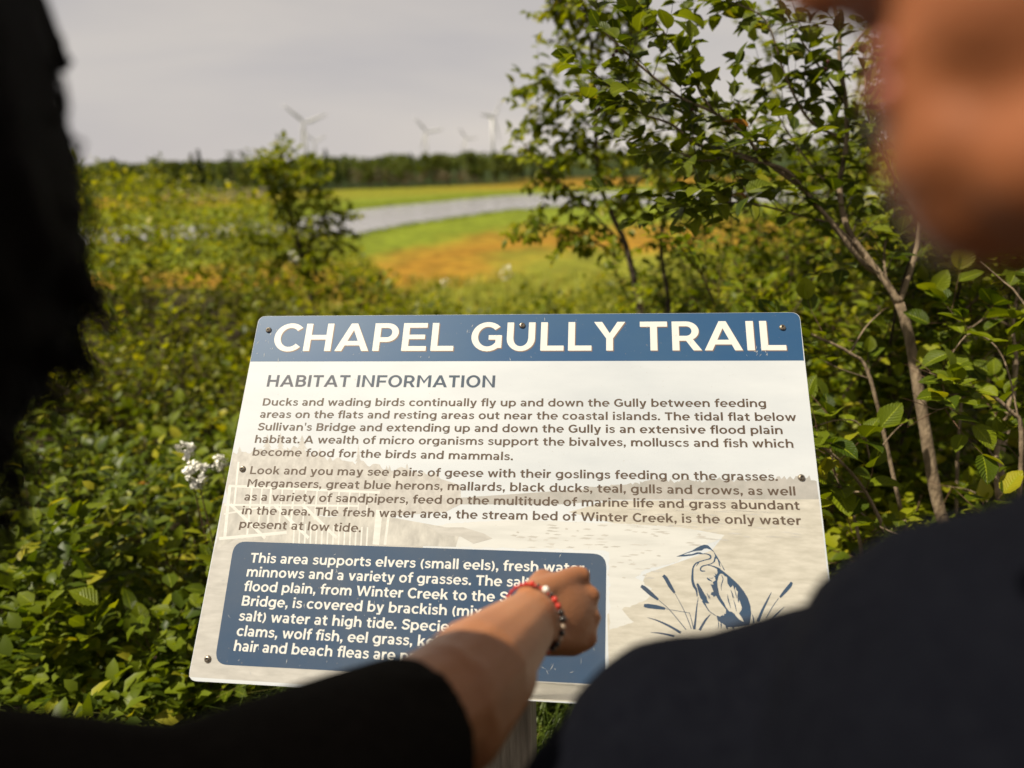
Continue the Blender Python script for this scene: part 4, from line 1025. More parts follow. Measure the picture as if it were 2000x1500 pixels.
# long loose hair
mb = MB()
DH = .305
hc = [(e_ - r_ * F_PX / DH, y_, DH, r_) for e_, y_, r_ in ((-30, -120, .110), (25, 60, .110), (60, 240, .111), (105, 420, .111), (85, 540, .104), (0, 700, .092), (-110, 880, .078), (-200, 1120, .07))]
pts = [(P(a, b, c), r_) for a, b, c, r_ in hc]
for (a, ra), (b, rb) in zip(pts, pts[1:]): mb.capsule(a, b, ra, rb)
rh = random.Random(4)
def hair_blob(n, jit):
    for i in range(n):
        k = rh.uniform(0, 6.4); j = int(k); f_ = k - j; c = lerp(pts[j][0], pts[j + 1][0], f_); r_ = pts[j][1] * (1 - f_) + pts[j + 1][1] * f_
        d = Vector((rh.gauss(0, 1), rh.gauss(0, 1), rh.gauss(0, .5))).normalized(); p = c + d * (r_ - .004)
        mb.capsule(p, p + Vector((rh.gauss(0, .01), rh.gauss(0, .01), -rh.uniform(.015, .04))) + d * rh.uniform(-.006, .006), rh.uniform(.006, .012), .003)
hair_blob(150, 1)
hr = remeshed('hair', mb, .005, M['hair'], p1, smooth=2, off=off)
mb = MB()
for i in range(420):
    k = rh.uniform(0, 6.4); j = int(k); f_ = k - j; c = lerp(pts[j][0], pts[j + 1][0], f_); r_ = pts[j][1] * (1 - f_) + pts[j + 1][1] * f_
    d = Vector((abs(rh.gauss(.4, 1)), rh.gauss(0, 1), rh.gauss(0, .4))).normalized(); p = c + d * (r_ - .006); q = []
    fr = rh.uniform(.0, .010)
    for s_ in range(6): q.append(p + Vector((0, 0, -.011 * s_)) + d * (fr * math.sin(s_ * .8 + i)) + Vector((rh.gauss(0, .003), rh.gauss(0, .003), 0)))
    mb.tube(q, [.0011] * 5 + [.0004], 4)
mb.build('loose_strands', M['hair'], hr, off=off, kind='stuff')
# bracelet of red cord and beads round the wrist
M['cord_red'] = mat('red_cord', (.45, .02, .015), .6); M['bead_white'] = mat('pearl_bead', (.85, .80, .72), .2, coat=.6); M['bead_dark'] = mat('dark_bead', (.02, .014, .012), .25, coat=.5); M['bead_red'] = mat('red_bead', (.55, .03, .015), .25, coat=.5); M['bead_cream'] = mat('cream_bead', (.50, .36, .24), .3, coat=.4); M['bead_orange'] = mat('orange_bead', (.62, .15, .05), .3, coat=.4)
bc = P(1040, 1207, .765); axw = (wr - el).normalized(); axw = (axw + UP * .0 + RIGHT * .28).normalized()
e1 = (UP - axw * UP.dot(axw)).normalized(); e2 = axw.cross(e1).normalized()
if e2.dot(RIGHT) < 0: e2 = -e2
br = empty('beaded_bracelet', bc, label='bracelet of red cord with white, red and dark beads on the pointing wrist', cat='bracelet')
rb_ = .0345
ring = [bc + (e1 * math.cos(2 * math.pi * k / 36) + e2 * math.sin(2 * math.pi * k / 36)) * rb_ for k in range(37)]
mb = MB(); mb.tube(ring, .0013, 6, cap=False); mb.build('cord', M['cord_red'], br, off=bc, smooth=True)
seq = [(-60, 'bead_red', .0026), (-48, 'cord_red', .0024), (-36, 'bead_red', .0028), (-24, 'cord_red', .0026), (-12, 'bead_red', .003), (0, 'bead_red', .0042), (12, 'bead_dark', .003), (27, 'bead_white', .0052), (39, 'bead_dark', .0036), (49, 'bead_red', .0046), (60, 'bead_red', .0042), (71, 'bead_dark', .0048), (82, 'bead_dark', .0058), (94, 'bead_cream', .0046), (105, 'bead_dark', .0048), (116, 'bead_cream', .0044), (127, 'bead_dark', .0050), (138, 'bead_dark', .0048), (150, 'bead_red', .0048), (162, 'bead_orange', .0052), (174, 'bead_orange', .0042), (190, 'bead_dark', .004), (215, 'bead_red', .004), (240, 'bead_dark', .004), (265, 'bead_red', .004), (285, 'bead_red', .003)]
for a_, m_, r_ in seq:
    c = bc + (e1 * math.cos(R_(a_)) + e2 * math.sin(R_(a_))) * (rb_ + r_ * .25); MB().ball(c - bc, r_ * .70, None, 10, 8).build('bead', M[m_], br, smooth=True)

# ---------- person at the right: face in profile close to the camera, navy T-shirt
F2 = (-RIGHT + FWD * .52 - UP * .07).normalized()
Rh2 = frame(F2, UP)
hd2 = P(1538, 8, .205) - Rh2 @ Vector((.117, 0, -.026))
base2 = Vector((hd2.x + .02, hd2.y - .02, 0))
p2 = empty('person', base2, label='person in navy T-shirt, face in profile, leaning in from the right', cat='person'); off = base2
mb = MB(); add_head(mb, hd2, Rh2)
nb2 = P(2750, 780, .27)
mb.capsule(hd2 + Rh2 @ Vector((-.025, 0, -.05)), nb2, .052, .058)
shl = P(1365, 1640, .43)                                 # left shoulder (image left)
shr = nb2 + Vector((.18, -.04, -.06)); hip2 = Vector((base2.x - .02, base2.y + .0, .92))
ell = P(960, 2060, .46); wrl = ell + Vector((-.01, .14, -.18)); elr = shr + Vector((.05, .02, -.28)); wrr = elr + Vector((-.02, .12, -.20))
mb.capsule(nb2, shl, .034, .040); mb.capsule(nb2, shr, .034, .040); mb.capsule(nb2 + Vector((-.02, 0, -.08)), hip2, .085, .09)
mb.capsule(shl, ell, .044, .038); mb.capsule(ell, wrl, .038, .027); mb.capsule(shr, elr, .044, .038); mb.capsule(elr, wrr, .038, .027)
for w_ in (wrl, wrr):
    H2 = Matrix((Vector((0, .75, -.66)).normalized(), Vector((.9, .2, .2)).normalized(), Vector((-.2, .65, .72)).normalized())).transposed()
    H2 = frame((0, .75, -.66), (.2, .6, .75)); hand(mb, w_, H2, [(20, 25, 15), (24, 30, 18), (26, 32, 18), (30, 35, 20)])
body2 = remeshed('body', mb, .0036, M['skin_b'], p2, smooth=4, off=off)
face_parts(body2, hd2, Rh2, off)
mb = MB()
B = lambda x, y, z, rx, ry, rz: mb.ball(hd2 + Rh2 @ Vector((x, y, z)), (rx, ry, rz), Rh2, 18, 12)
B(-.028, 0, .052, .098, .084, .092); B(-.055, 0, .005, .062, .076, .085)
for sg in (-1, 1): mb.capsule(hd2 + Rh2 @ Vector((-.02, sg * .07, .06)), hd2 + Rh2 @ Vector((-.03, sg * .072, .02)), .014, .010)
for i in range(160):
    d = Vector((rh.gauss(-.2, .7), rh.gauss(0, 1), abs(rh.gauss(.3, .8)))).normalized(); p = Vector((-.028 + d.x * .095, d.y * .081, .052 + d.z * .089)); mb.capsule(hd2 + Rh2 @ p, hd2 + Rh2 @ (p + d * .006 + Vector((-.014, 0, -.006))), .006, .002)
remeshed('hair', mb, .005, M['hair'], p2, smooth=2, off=off)
mb = MB()
mb.capsule(nb2 + Vector((-.01, .01, -.15)), shl, .062, .070); mb.capsule(nb2 + Vector((0, 0, -.075)), shr, .070, .066)
mb.capsule(P(1240, 1630, .435), P(1050, 1950, .46), .075, .068); mb.ball(P(1360, 1530, .43), (.086, .078, .087)); mb.capsule(P(1640, 1455, .41), P(1420, 1530, .42), .076, .080); mb.capsule(P(2100, 1345, .35), P(1640, 1455, .41), .066, .076); mb.capsule(P(2600, 1200, .30), P(2100, 1345, .35), .060, .066)
mb.capsule(nb2 + Vector((-.02, 0, -.17)), nb2 + Vector((-.02, 0, -.38)), .14, .135)
for sg in (-1, 1): mb.capsule(nb2 + Vector((sg * .07 - .02, .02, -.18)), hip2 + Vector((sg * .06, 0, .06)), .118, .12)
sle = lerp(shl, ell, .62); axs = (sle - shl).normalized()
mb.tube([shl, lerp(shl, sle, .5), sle], [.070, .072, .070], 28); mb.capsule(shr, lerp(shr, elr, .6), .066, .064)
for k in range(6):
    t_ = .1 + k * .13; c = lerp(shl, sle, t_); an = k * 2.1; o1 = (axs.orthogonal().normalized() * math.cos(an) + axs.cross(axs.orthogonal()).normalized() * math.sin(an)); mb.capsule(c + o1 * .064, c + o1 * .066 + axs * .06 + axs.cross(o1) * .02, .010, .007)
remeshed('t_shirt', mb, .006, M['shirt_navy'], p2, smooth=6, off=off)
mb = MB()
for sg in (-1, 1):
    h = hip2 + Vector((sg * .09, 0, 0)); kn = Vector((h.x + sg * .02, h.y + .02, .48)); an = Vector((h.x + sg * .03, h.y - .01, .10))
    mb.capsule(h, kn, .102, .075); mb.capsule(kn, an, .073, .056)
mb.capsule(hip2 + Vector((-.07, 0, .03)), hip2 + Vector((.07, 0, .03)), .12, .12)
remeshed('trousers', mb, .012, M['denim'], p2, smooth=4, off=off)
for sg in (-1, 1):
    an = Vector((hip2.x + sg * .12, hip2.y - .01, .045)); mb = MB(); mb.capsule(an + Vector((0, -.05, 0)), an + Vector((0, .15, -.008)), .047, .038); mb.v = [(x, y, max(z, .004)) for x, y, z in mb.v]; mb.build('shoe', M['shoe'], p2, smooth=True, off=off)
# ------------------------------------------------------------------ vegetation
# leaf templates: (verts, quads, uv); length 1 along +Y, face up +Z
def leaf_template(kind):
    if kind == 'fine':      # toothed, folded, ribbed oval leaf
        ys = [0, .10, .26, .45, .64, .80, .92, 1.0]; ws = [.02, .20, .33, .36, .31, .21, .10, .0]
        V = []; U = []
        for i, (y, w_) in enumerate(zip(ys, ws)):
            zc = -.22 * (y - .35) ** 2
            for s_, f_ in ((-1, 1), (0, 0), (1, 1)):
                tw = w_ * (1.05 if i % 2 else .97)
                V.append((s_ * tw, y, zc + f_ * w_ * .32)); U.append((.5 + .5 * s_, y))
        Fc = [(i * 3 + j, i * 3 + j + 1, i * 3 + j + 4, i * 3 + j + 3) for i in range(len(ys) - 1) for j in (0, 1)]
        return np.array(V), np.array(Fc), np.array(U)
    if kind == 'mid':
        ys = [0, .3, .68, 1.0]; ws = [.03, .31, .25, .0]
    elif kind == 'narrow':
        ys = [0, .3, .68, 1.0]; ws = [.03, .17, .14, .0]
    else:
        ys = [0, .42, 1.0]; ws = [.05, .33, .0]
    V = []; U = []
    for i, (y, w_) in enumerate(zip(ys, ws)):
        zc = -.25 * (y - .3) ** 2
        for s_, f_ in ((-1, 1), (0, 0), (1, 1)): V.append((s_ * w_, y, zc + f_ * w_ * .35)); U.append((.5 + .5 * s_, y))
    Fc = [(i * 3 + j, i * 3 + j + 1, i * 3 + j + 4, i * 3 + j + 3) for i in range(len(ys) - 1) for j in (0, 1)]
    return np.array(V), np.array(Fc), np.array(U)
TPL = {k: leaf_template(k) for k in ('fine', 'mid', 'narrow', 'low')}
def leaf_frames(pos, dirs, nrm, size):
    d = dirs / np.maximum(np.linalg.norm(dirs, axis=1)[:, None], 1e-6)
    n = nrm - d * (nrm * d).sum(1)[:, None]; n /= np.maximum(np.linalg.norm(n, axis=1)[:, None], 1e-6)
    x = np.cross(d, n)
    return np.stack([x, d, n], 2) * size[:, None, None]     # columns
def leaves_mesh(name, pos, dirs, nrm, size, m, kind='mid', r=rng, off=(0, 0, 0)):
    T, Fc, U = TPL[kind]; n = len(pos); k = len(T)
    Rm = leaf_frames(pos, dirs, nrm, size)
    V = np.einsum('nij,kj->nki', Rm, T) + (pos - np.array(off))[:, None, :]
    Fq = (Fc[None] + (np.arange(n) * k)[:, None, None]).reshape(-1, 4)
    return fast_mesh(name, V.reshape(-1, 3), Fq, m, smooth=True, uv=np.tile(U, (n, 1)), tint=np.repeat(r.uniform(0, 1, n), k))
_lm = {}
def leaf_mesh_shared(m, kind, v):
    key = (m.name, kind, v)
    if key not in _lm:
        T, Fc, U = TPL[kind]; rr = np.random.default_rng(v); T = T.copy(); T[:, 2] += rr.uniform(-.12, .12) * T[:, 1] ** 2; T[:, 0] *= rr.uniform(.88, 1.12); T[:, 2] += rr.uniform(-.1, .1) * T[:, 0] * T[:, 1]
        _lm[key] = fast_mesh('leaf', T, Fc, m, smooth=True, uv=U)
    return _lm[key]
def vis(p):
    """pixel size factor if p falls inside the picture"""
    x, y, d = proj(p)
    return (d > .5 and -40 < x < 2040 and -40 < y < 1540), x, y, d

class Plant:
    def __init__(s, name, base, label, cat, group=None):
        s.base = Vector(base); s.o = empty(name, base, label=label, cat=cat, group=group); s.tubes = MB(); s.twigs = MB(); s.L = []
    def branch(s, pts, r0, r1, n=8):
        q = smooth_path(pts, 4); m_ = len(q); rad = [r0 + (r1 - r0) * (i / (m_ - 1)) ** .9 for i in range(m_)]
        rad = [x * (1 + .10 * noise.noise(Vector(q[i]) * 30)) for i, x in enumerate(rad)]
        s.tubes.tube(q, rad, n); return q
    def twig(s, p, d, L, rr, leaf, spacing, r, droop=.1, tw=.0016, two_rank=True, end_cluster=2, start=.12, bend=.35):
        """a twig from p towards d carrying alternate leaves"""
        k = 6; q = [Vector(p)]; dd = Vector(d).normalized(); side = dd.cross(Vector((rr.gauss(0, 1), rr.gauss(0, 1), rr.gauss(0, 1)))).normalized()
        for i in range(k):
            dd = (dd + side * bend * rr.uniform(-.5, 1) / k * 2 + Vector((0, 0, -droop / k))).normalized(); q.append(q[-1] + dd * L / k)
        s.twigs.tube(q, [tw * (1 - .7 * i / k) for i in range(k + 1)], 4, cap=False)
        n = max(2, int(L / spacing)); up = Vector((0, 0, 1))
        for i in range(n):
            t_ = start + (1 - start) * (i + rr.random() * .5) / n; j = min(int(t_ * k), k - 1); c = lerp(q[j], q[j + 1], t_ * k - j)
            ax = (q[j + 1] - q[j]).normalized(); sd_ = ax.cross(up); sd_ = sd_.normalized() if sd_.length > .05 else Vector((1, 0, 0))
            sg = 1 if i % 2 else -1
            ld = ax * rr.uniform(.25, .8) + sd_ * sg * rr.uniform(.6, 1.1) + Vector((rr.gauss(0, .25), rr.gauss(0, .25), rr.gauss(.0, .3) - droop))
            nn = up + Vector((rr.gauss(0, .42), rr.gauss(0, .42), 0)) + TOSUN * .35
            s.L.append((c, ld, nn, leaf * rr.uniform(.55, 1.15)))
        for i in range(end_cluster):
            ax = (q[-1] - q[-2]).normalized(); s.L.append((q[-1], ax + Vector((rr.gauss(0, .35), rr.gauss(0, .35), rr.gauss(0, .35))), up + Vector((rr.gauss(0, .4), rr.gauss(0, .4), 0)), leaf * rr.uniform(.6, 1.05)))
        return q
    def finish(s, leafm, barkm, twigm=None, kind='mid', single=300, cut=None, stemname='stem', bigkind='fine', odd=None):
        s.tubes.v and s.tubes.build(stemname, barkm, s.o, smooth=True, off=s.base)
        s.twigs.v and s.twigs.build('twig', twigm or barkm, s.o, off=s.base, kind='stuff')
        L = [l for l in s.L if (cut is None or cut(l[0]))]
        sc_ = []
        for i, l in enumerate(L):
            ok, x, y, d = vis(l[0]); px = l[3] * F_PX / d if ok else 0
            sc_.append((px, i))
        sc_.sort(reverse=True); big = [i for px, i in sc_[:single] if px > 11]; bs = set(big)
        rr = random.Random(len(L))
        for i in big:
            p, d, n, z = L[i]; Rm = leaf_frames(np.array([d]), np.array([d]), np.array([n]), np.array([z]))[0]
            mm_ = M['leaf_red'] if odd and rr.random() < odd else leafm
            o = bpy.data.objects.new('leaf', leaf_mesh_shared(mm_, bigkind, rr.randrange(6))); COL.objects.link(o); o.parent = s.o
            o.matrix_local = Matrix(((Rm[0][0], Rm[0][1], Rm[0][2], p.x - s.base.x), (Rm[1][0], Rm[1][1], Rm[1][2], p.y - s.base.y), (Rm[2][0], Rm[2][1], Rm[2][2], p.z - s.base.z), (0, 0, 0, 1)))
        rest = [L[i] for i in range(len(L)) if i not in bs]
        if rest:
            a = lambda k: np.array([tuple(l[k]) for l in rest])
            link('foliage', leaves_mesh('foliage', a(0), a(1), a(2), np.array([l[3] for l in rest]), leafm, kind, off=s.base), s.o, kind='stuff')
        return s.o
TOSUN = to_sun
M['leaf_near'] = leaf_mat('leaf_near', (.040, .066, .005), (.155, .195, .010), (.40, .36, .03), trans=.36, veins=False, ymix=.10)
def smooth_path(pts, k=4):
    q = [Vector(p) for p in pts]; out = []
    for i in range(len(q) - 1):
        p0 = q[max(i - 1, 0)]; p1 = q[i]; p2 = q[i + 1]; p3 = q[min(i + 2, len(q) - 1)]
        for j in range(k):
            t = j / k; out.append(.5 * ((2 * p1) + (p2 - p0) * t + (2 * p0 - 5 * p1 + 4 * p2 - p3) * t * t + (3 * p1 - p0 - 3 * p2 + p3) * t ** 3))
    out.append(q[-1]); return out
def rnd_dir(rr, up=.3, bias=None, bw_=0):
    d = Vector((rr.gauss(0, 1), rr.gauss(0, 1), rr.gauss(0, .7) + up)).normalized()
    if bias is not None: d = (d + bias * bw_).normalized()
    return d

# ---------- serviceberry at the right: its branches as they stand, 1.5 to 2 m away
def PL(pts, d0, d1=None):
    d1 = d0 if d1 is None else d1; n = len(pts) - 1
    return [P(x, y, d0 + (d1 - d0) * i / n) for i, (x, y) in enumerate(pts)]
TRK0 = [(1862, 1085), (1830, 975), (1802, 810), (1776, 660), (1757, 592), (1722, 540), (1695, 505), (1655, 445)]
def clear_forks_own(p):
    x, y, d = proj(p)
    for (x0, y0), (x1, y1) in zip(TRK0, TRK0[1:]):
        vx, vy = x1 - x0, y1 - y0; t_ = min(1, max(0, ((x - x0) * vx + (y - y0) * vy) / (vx * vx + vy * vy)))
        if math.hypot(x - x0 - vx * t_, y - y0 - vy * t_) < 26: return False
    return True
rr = random.Random(21)
gx = P(1880, 1150, 1.80); 
pl = Plant('serviceberry_shrub', (gx.x, gx.y, ground_z(gx.x, gx.y)), 'serviceberry tree with forked pale trunk beside the right edge of the sign', 'tree')
trunk = pl.branch([Vector((gx.x + .03, gx.y + .02, -.05))] + PL([(1905, 1300), (1862, 1085), (1830, 975), (1802, 810), (1776, 660), (1757, 592)], 1.80, 1.78), .0168, .0110, 12)
BRS = [
 ([(1757, 592), (1722, 540), (1695, 505), (1655, 445), (1640, 365), (1653, 280), (1652, 200), (1640, 120), (1638, 50), (1610, -60)], 1.78, 1.85, .0088, .0042),
 ([(1757, 592), (1775, 540), (1792, 480), (1800, 400), (1795, 300), (1805, 190), (1820, 90), (1830, -50)], 1.78, 1.70, .0072, .0034),
 ([(1695, 505), (1640, 450), (1590, 395), (1537, 334), (1475, 316), (1430, 306), (1372, 314), (1326, 297)], 1.80, 1.62, .0065, .0020),
 ([(1722, 540), (1681, 508), (1578, 380), (1495, 314), (1454, 264), (1392, 219), (1322, 186), (1231, 111), (1177, 58)], 1.82, 1.55, .0070, .0018),
 ([(1480, 312), (1420, 295), (1359, 281), (1314, 244), (1248, 219), (1202, 180)], 1.72, 1.6, .0045, .0015),
 ([(1396, 221), (1370, 185), (1351, 145), (1305, 74), (1268, 30)], 1.66, 1.62, .0035, .0013),
 ([(1652, 272), (1586, 240), (1549, 182), (1529, 136), (1496, 41), (1440, 8)], 1.84, 1.70, .0045, .0014),
 ([(1648, 200), (1600, 130), (1560, 70), (1520, -10)], 1.84, 1.75, .0035, .0015),
 ([(1640, 120), (1690, 60), (1730, 0), (1760, -70)], 1.84, 1.85, .0035, .0018),
 ([(1640, 380), (1590, 330), (1540, 260), (1500, 190)], 1.83, 1.9, .0035, .0014),
 ([(1795, 420), (1740, 330), (1700, 240), (1690, 150)], 1.74, 1.8, .0040, .0015),
 ([(1800, 430), (1850, 330), (1880, 240), (1950, 150)], 1.74, 1.8, .0040, .0015),
 ([(1640, 440), (1560, 420), (1480, 400), (1410, 395), (1340, 400)], 1.82, 1.65, .0032, .0014),
 ([(1776, 650), (1735, 560), (1728, 480), (1750, 400), (1742, 300)], 1.8, 1.9, .0040, .0018),
]
for pts, d0, d1, r0, r1 in BRS:
    q = pl.branch(PL(pts, d0, d1), r0, r1, 7)
    n = len(q)
    for i in range(4, n):
        for _k in range(2):
            if rr.random() > .45: continue
            d = (q[i] - q[i - 1]).normalized(); out = rnd_dir(rr, .25, d, .9)
            pl.twig(q[i], out, rr.uniform(.07, .20), rr, .052, .026, None, droop=.12, tw=.0013)
    d = (q[-1] - q[-2]).normalized(); pl.twig(q[-1], d, rr.uniform(.06, .12), rr, .048, .022, None, tw=.0014, end_cluster=3)
pl.finish(M['leaf_serv'], M['bark'], M['bark_dark'], single=300, stemname='trunk', odd=.006, cut=clear_forks_own)

M['berry'] = mat('ripe_berry', (.06, .008, .008), .4)
sb = pl
for (x, y, d) in ((1204, 100, 1.57), (1198, 108, 1.58), (1258, 46, 1.62), (1262, 56, 1.62), (1268, 90, 1.6), (1170, 214, 1.6), (1617, 120, 1.72), (1612, 135, 1.72), (1500, 235, 1.7), (1442, 205, 1.66), (1352, 214, 1.63), (1586, 222, 1.8)):
    c = P(x, y, d) - sb.base; e = MB(); e.ball(c, .0042, None, 10, 8); e.tube([c + Vector((0, 0, .004)), c + Vector((.004, 0, .012)), c + Vector((.012, .004, .016))], .0005, 4); e.build('berry', M['berry'], sb.o, smooth=True)
# ---------- alders round it: leafy shoots traced or grown, larger ribbed leaves lower down
def bush(name, label, base, h, nst, spread, leafm, leaf, rr, kind='mid', lean=None, density=1.0, single=120, cut=None, bark='bark_dark', r0=.011, lo=.25, droop=.12, cat='shrub', group=None, spacing=.028, tw=.0015, twl=(.10, .26), bigkind='fine', odd=None):
    pl = Plant(name, base, label, cat, group); b0 = Vector(base)
    for s_ in range(nst):
        a = rr.uniform(0, 6.283); sp = spread * rr.uniform(.25, 1); H = h * rr.uniform(.72, 1.0); p = b0 + Vector((math.cos(a) * .08, math.sin(a) * .08, -.05))
        pts = [p]; K = 6
        for i in range(1, K + 1):
            t_ = i / K; pts.append(b0 + Vector((math.cos(a) * sp * t_ ** 1.3, math.sin(a) * sp * t_ ** 1.3, H * t_)) + Vector((rr.gauss(0, .03), rr.gauss(0, .03), 0)) * h * .6 + (Vector(lean) * t_ * t_ if lean else Vector()))
        q = pl.branch(pts, r0 * rr.uniform(.7, 1), r0 * .22, 6); n = len(q)
        for i in range(int(n * lo), n):
            for _ in range(3):
                if rr.random() < .62 * density:
                    d = (q[i] - q[i - 1]).normalized(); pp = lerp(q[i - 1], q[i], rr.random())
                    pl.twig(pp, rnd_dir(rr, .35, d, .5), rr.uniform(*twl) * (1.15 - .4 * i / n), rr, leaf, spacing, None, droop=droop, tw=tw)
    return pl.finish(leafm, M[bark], M['twig'] if bark != 'bark' else M['bark_dark'], kind=kind, single=single, cut=cut, bigkind=bigkind, odd=odd)
def gp(px, py, d):
    q = P(px, py, d); return (q.x, q.y, ground_z(q.x, q.y))
def keep_clear(p):
    """no leaf in front of or through the sign panel or in the visitors' place"""
    q = Vector(p) - BO; u, v, h_ = q.dot(BU), q.dot(BV), q.dot(BN)
    if -.06 < u < 1.0 and -.5 < v < .70 and h_ > -.09: return False
    return (Vector(p) - CAM).dot(FWD) > 1.28
def clear_right(p): return keep_clear(p)
TRK = [(1862, 1085), (1830, 975), (1802, 810), (1776, 660), (1757, 592), (1722, 540), (1695, 505), (1655, 445), (1640, 365), (1653, 280)]
def clear_forks(p):
    x, y, d = proj(p)
    if not keep_clear(p): return False
    if d > 1.86: return True
    for (x0, y0), (x1, y1) in zip(TRK, TRK[1:]):
        vx, vy = x1 - x0, y1 - y0; t_ = min(1, max(0, ((x - x0) * vx + (y - y0) * vy) / (vx * vx + vy * vy)))
        if math.hypot(x - x0 - vx * t_, y - y0 - vy * t_) < 44: return False
    return True
rr = random.Random(31)
# in front, low: big ribbed alder leaves right of the sign
def shoot(pl, pts, d0, d1, r0, r1, rr, leaf, p=.5, twl=(.05, .13), spacing=.035, **k):
    q = pl.branch(PL(pts, d0, d1), r0, r1, 6)
    for i in range(2, len(q)):
        if rr.random() < p:
            d = (q[i] - q[i - 1]).normalized(); pl.twig(q[i], rnd_dir(rr, .2, d, .8), rr.uniform(*twl), rr, leaf, spacing, None, tw=.0012, droop=.1, **k)
    d = (q[-1] - q[-2]).normalized(); pl.twig(q[-1], d, twl[0], rr, leaf, spacing, None, tw=.0012)
def foot(pl, pts, d):
    x, y = pts[0]; q = P(x, y, d); g_ = Vector((q.x, q.y, ground_z(q.x, q.y) - .04)); return g_
for lb, runs, dep, lf, sg in (
  ('alder shoot with pale ribbed leaves crossing in front of the forked trunk', [([(1990, 1320), (1985, 1100), (1995, 850), (1975, 805), (1930, 768), (1900, 764), (1850, 770), (1838, 740), (1815, 728)], .0075, .0018), ([(1900, 764), (1860, 790), (1830, 800), (1800, 790)], .0022, .001), ([(1995, 850), (1960, 700), (1900, 650), (1860, 690)], .003, .0014)], 1.52, .058, 40),
  ('alder stem with short side twigs near the right edge of the picture', [([(1955, 1300), (1952, 1000), (1945, 900), (1960, 830), (1985, 720), (1978, 640), (1990, 560)], .009, .004), ([(1945, 900), (1925, 860), (1945, 810)], .003, .0012), ([(1978, 640), (1930, 620), (1890, 640), (1850, 600)], .003, .0013), ([(1952, 1000), (1900, 960), (1850, 950)], .003, .0012)], 1.72, .062, 41),
  ('low alder sprig with large oval leaves at the foot of the forked trunk', [([(1900, 1330), (1880, 1180), (1850, 1120), (1880, 1060), (1940, 1010)], .005, .0018), ([(1870, 1100), (1830, 1150), (1815, 1190)], .002, .001), ([(1860, 1130), (1920, 1120), (1990, 1090)], .003, .001), ([(1850, 1120), (1790, 1080), (1740, 1050)], .003, .001)], 1.50, .060, 42),
  ('alder twig with broad leaves at the right edge of the sign, mid height', [([(1760, 1330), (1740, 1060), (1690, 960), (1640, 900), (1600, 870)], .006, .0035), ([(1690, 960), (1640, 950), (1618, 850)], .0035, .002), ([(1700, 900), (1680, 830), (1640, 820), (1600, 830)], .003, .0013), ([(1700, 900), (1740, 850), (1760, 830)], .002, .001)], 1.55, .064, 43),
  ('alder branch with oval leaves beside the top right corner of the sign', [([(1850, 1300), (1760, 1000), (1700, 740), (1660, 690), (1600, 660), (1560, 640)], .007, .003), ([(1660, 690), (1690, 640), (1720, 610)], .003, .0015), ([(1700, 740), (1640, 720), (1600, 700)], .0025, .001)], 1.66, .052, 44),
  ('leafy alder sapling under the chin of the person at the right', [([(1860, 1300), (1870, 900), (1880, 760), (1900, 680), (1880, 610), (1840, 570)], .006, .002), ([(1880, 760), (1930, 690), (1980, 670)], .003, .001), ([(1900, 680), (1850, 640), (1790, 620)], .003, .001), ([(1880, 610), (1930, 560), (1980, 520)], .003, .001)], 1.95, .060, 45)):
    rr = random.Random(sg); g_ = foot(None, runs[0][0], dep)
    pl = Plant('alder_shoot', g_, lb, 'shrub'); first = True
    for pts, r0, r1 in runs:
        r0, r1 = r0 * .68, r1 * .8
        if first: pl.tubes.tube([g_, P(*pts[0], dep)], [r0 * 1.1, r0], 6)
        shoot(pl, pts[1:] if first and pts[0][1] > 1250 else pts, dep, dep + rr.uniform(-.06, .06), r0, r1, rr, lf, p=.42 if not first else .34)
        if first: pl.tubes.tube([P(*pts[0], dep), P(*pts[1], dep)], [r0, r0], 6)
        first = False
    pl.finish(M['leaf_alder'], M['bark'], M['twig'], single=150, cut=clear_forks, bigkind='fine')
# dead twigs crossing beside the sign
for lb, pts, d, r0 in (('bare dead stick leaning beside the right edge of the sign', [(1720, 1200), (1690, 1110), (1665, 1000), (1625, 930), (1585, 880)], 1.62, .0055), ('bare curved twig low beside the sign, near the navy shoulder', [(1950, 1190), (1860, 1090), (1790, 1060), (1720, 1030), (1680, 1000)], 1.5, .004), ('thin reddish bare twig at the far right, above the shoulder', [(2060, 700), (1990, 580), (1960, 550), (1915, 510)], 1.45, .003), ('bare pale stub rising through the leaves right of the forked trunk', [(1960, 1060), (1955, 900), (1978, 800), (1980, 690)], 1.85, .009)):
    q = PL(pts, d, d + .05); b_ = q[0]; g_ = Vector((b_.x, b_.y, ground_z(b_.x, b_.y)))
    mb = MB(); qq = smooth_path(([g_ - Vector((0, 0, .05)), ] if pts[0][1] > 900 else [q[0] + Vector((.15, .1, -.3))]) + q, 4); mb.tube(qq, [r0 * (1 - .6 * i / (len(qq) - 1)) for i in range(len(qq))], 6)
    e = empty('dead_twig', qq[0], label=lb, cat='dead twig'); mb.build('stick', M['bark'], e, smooth=True, off=qq[0])
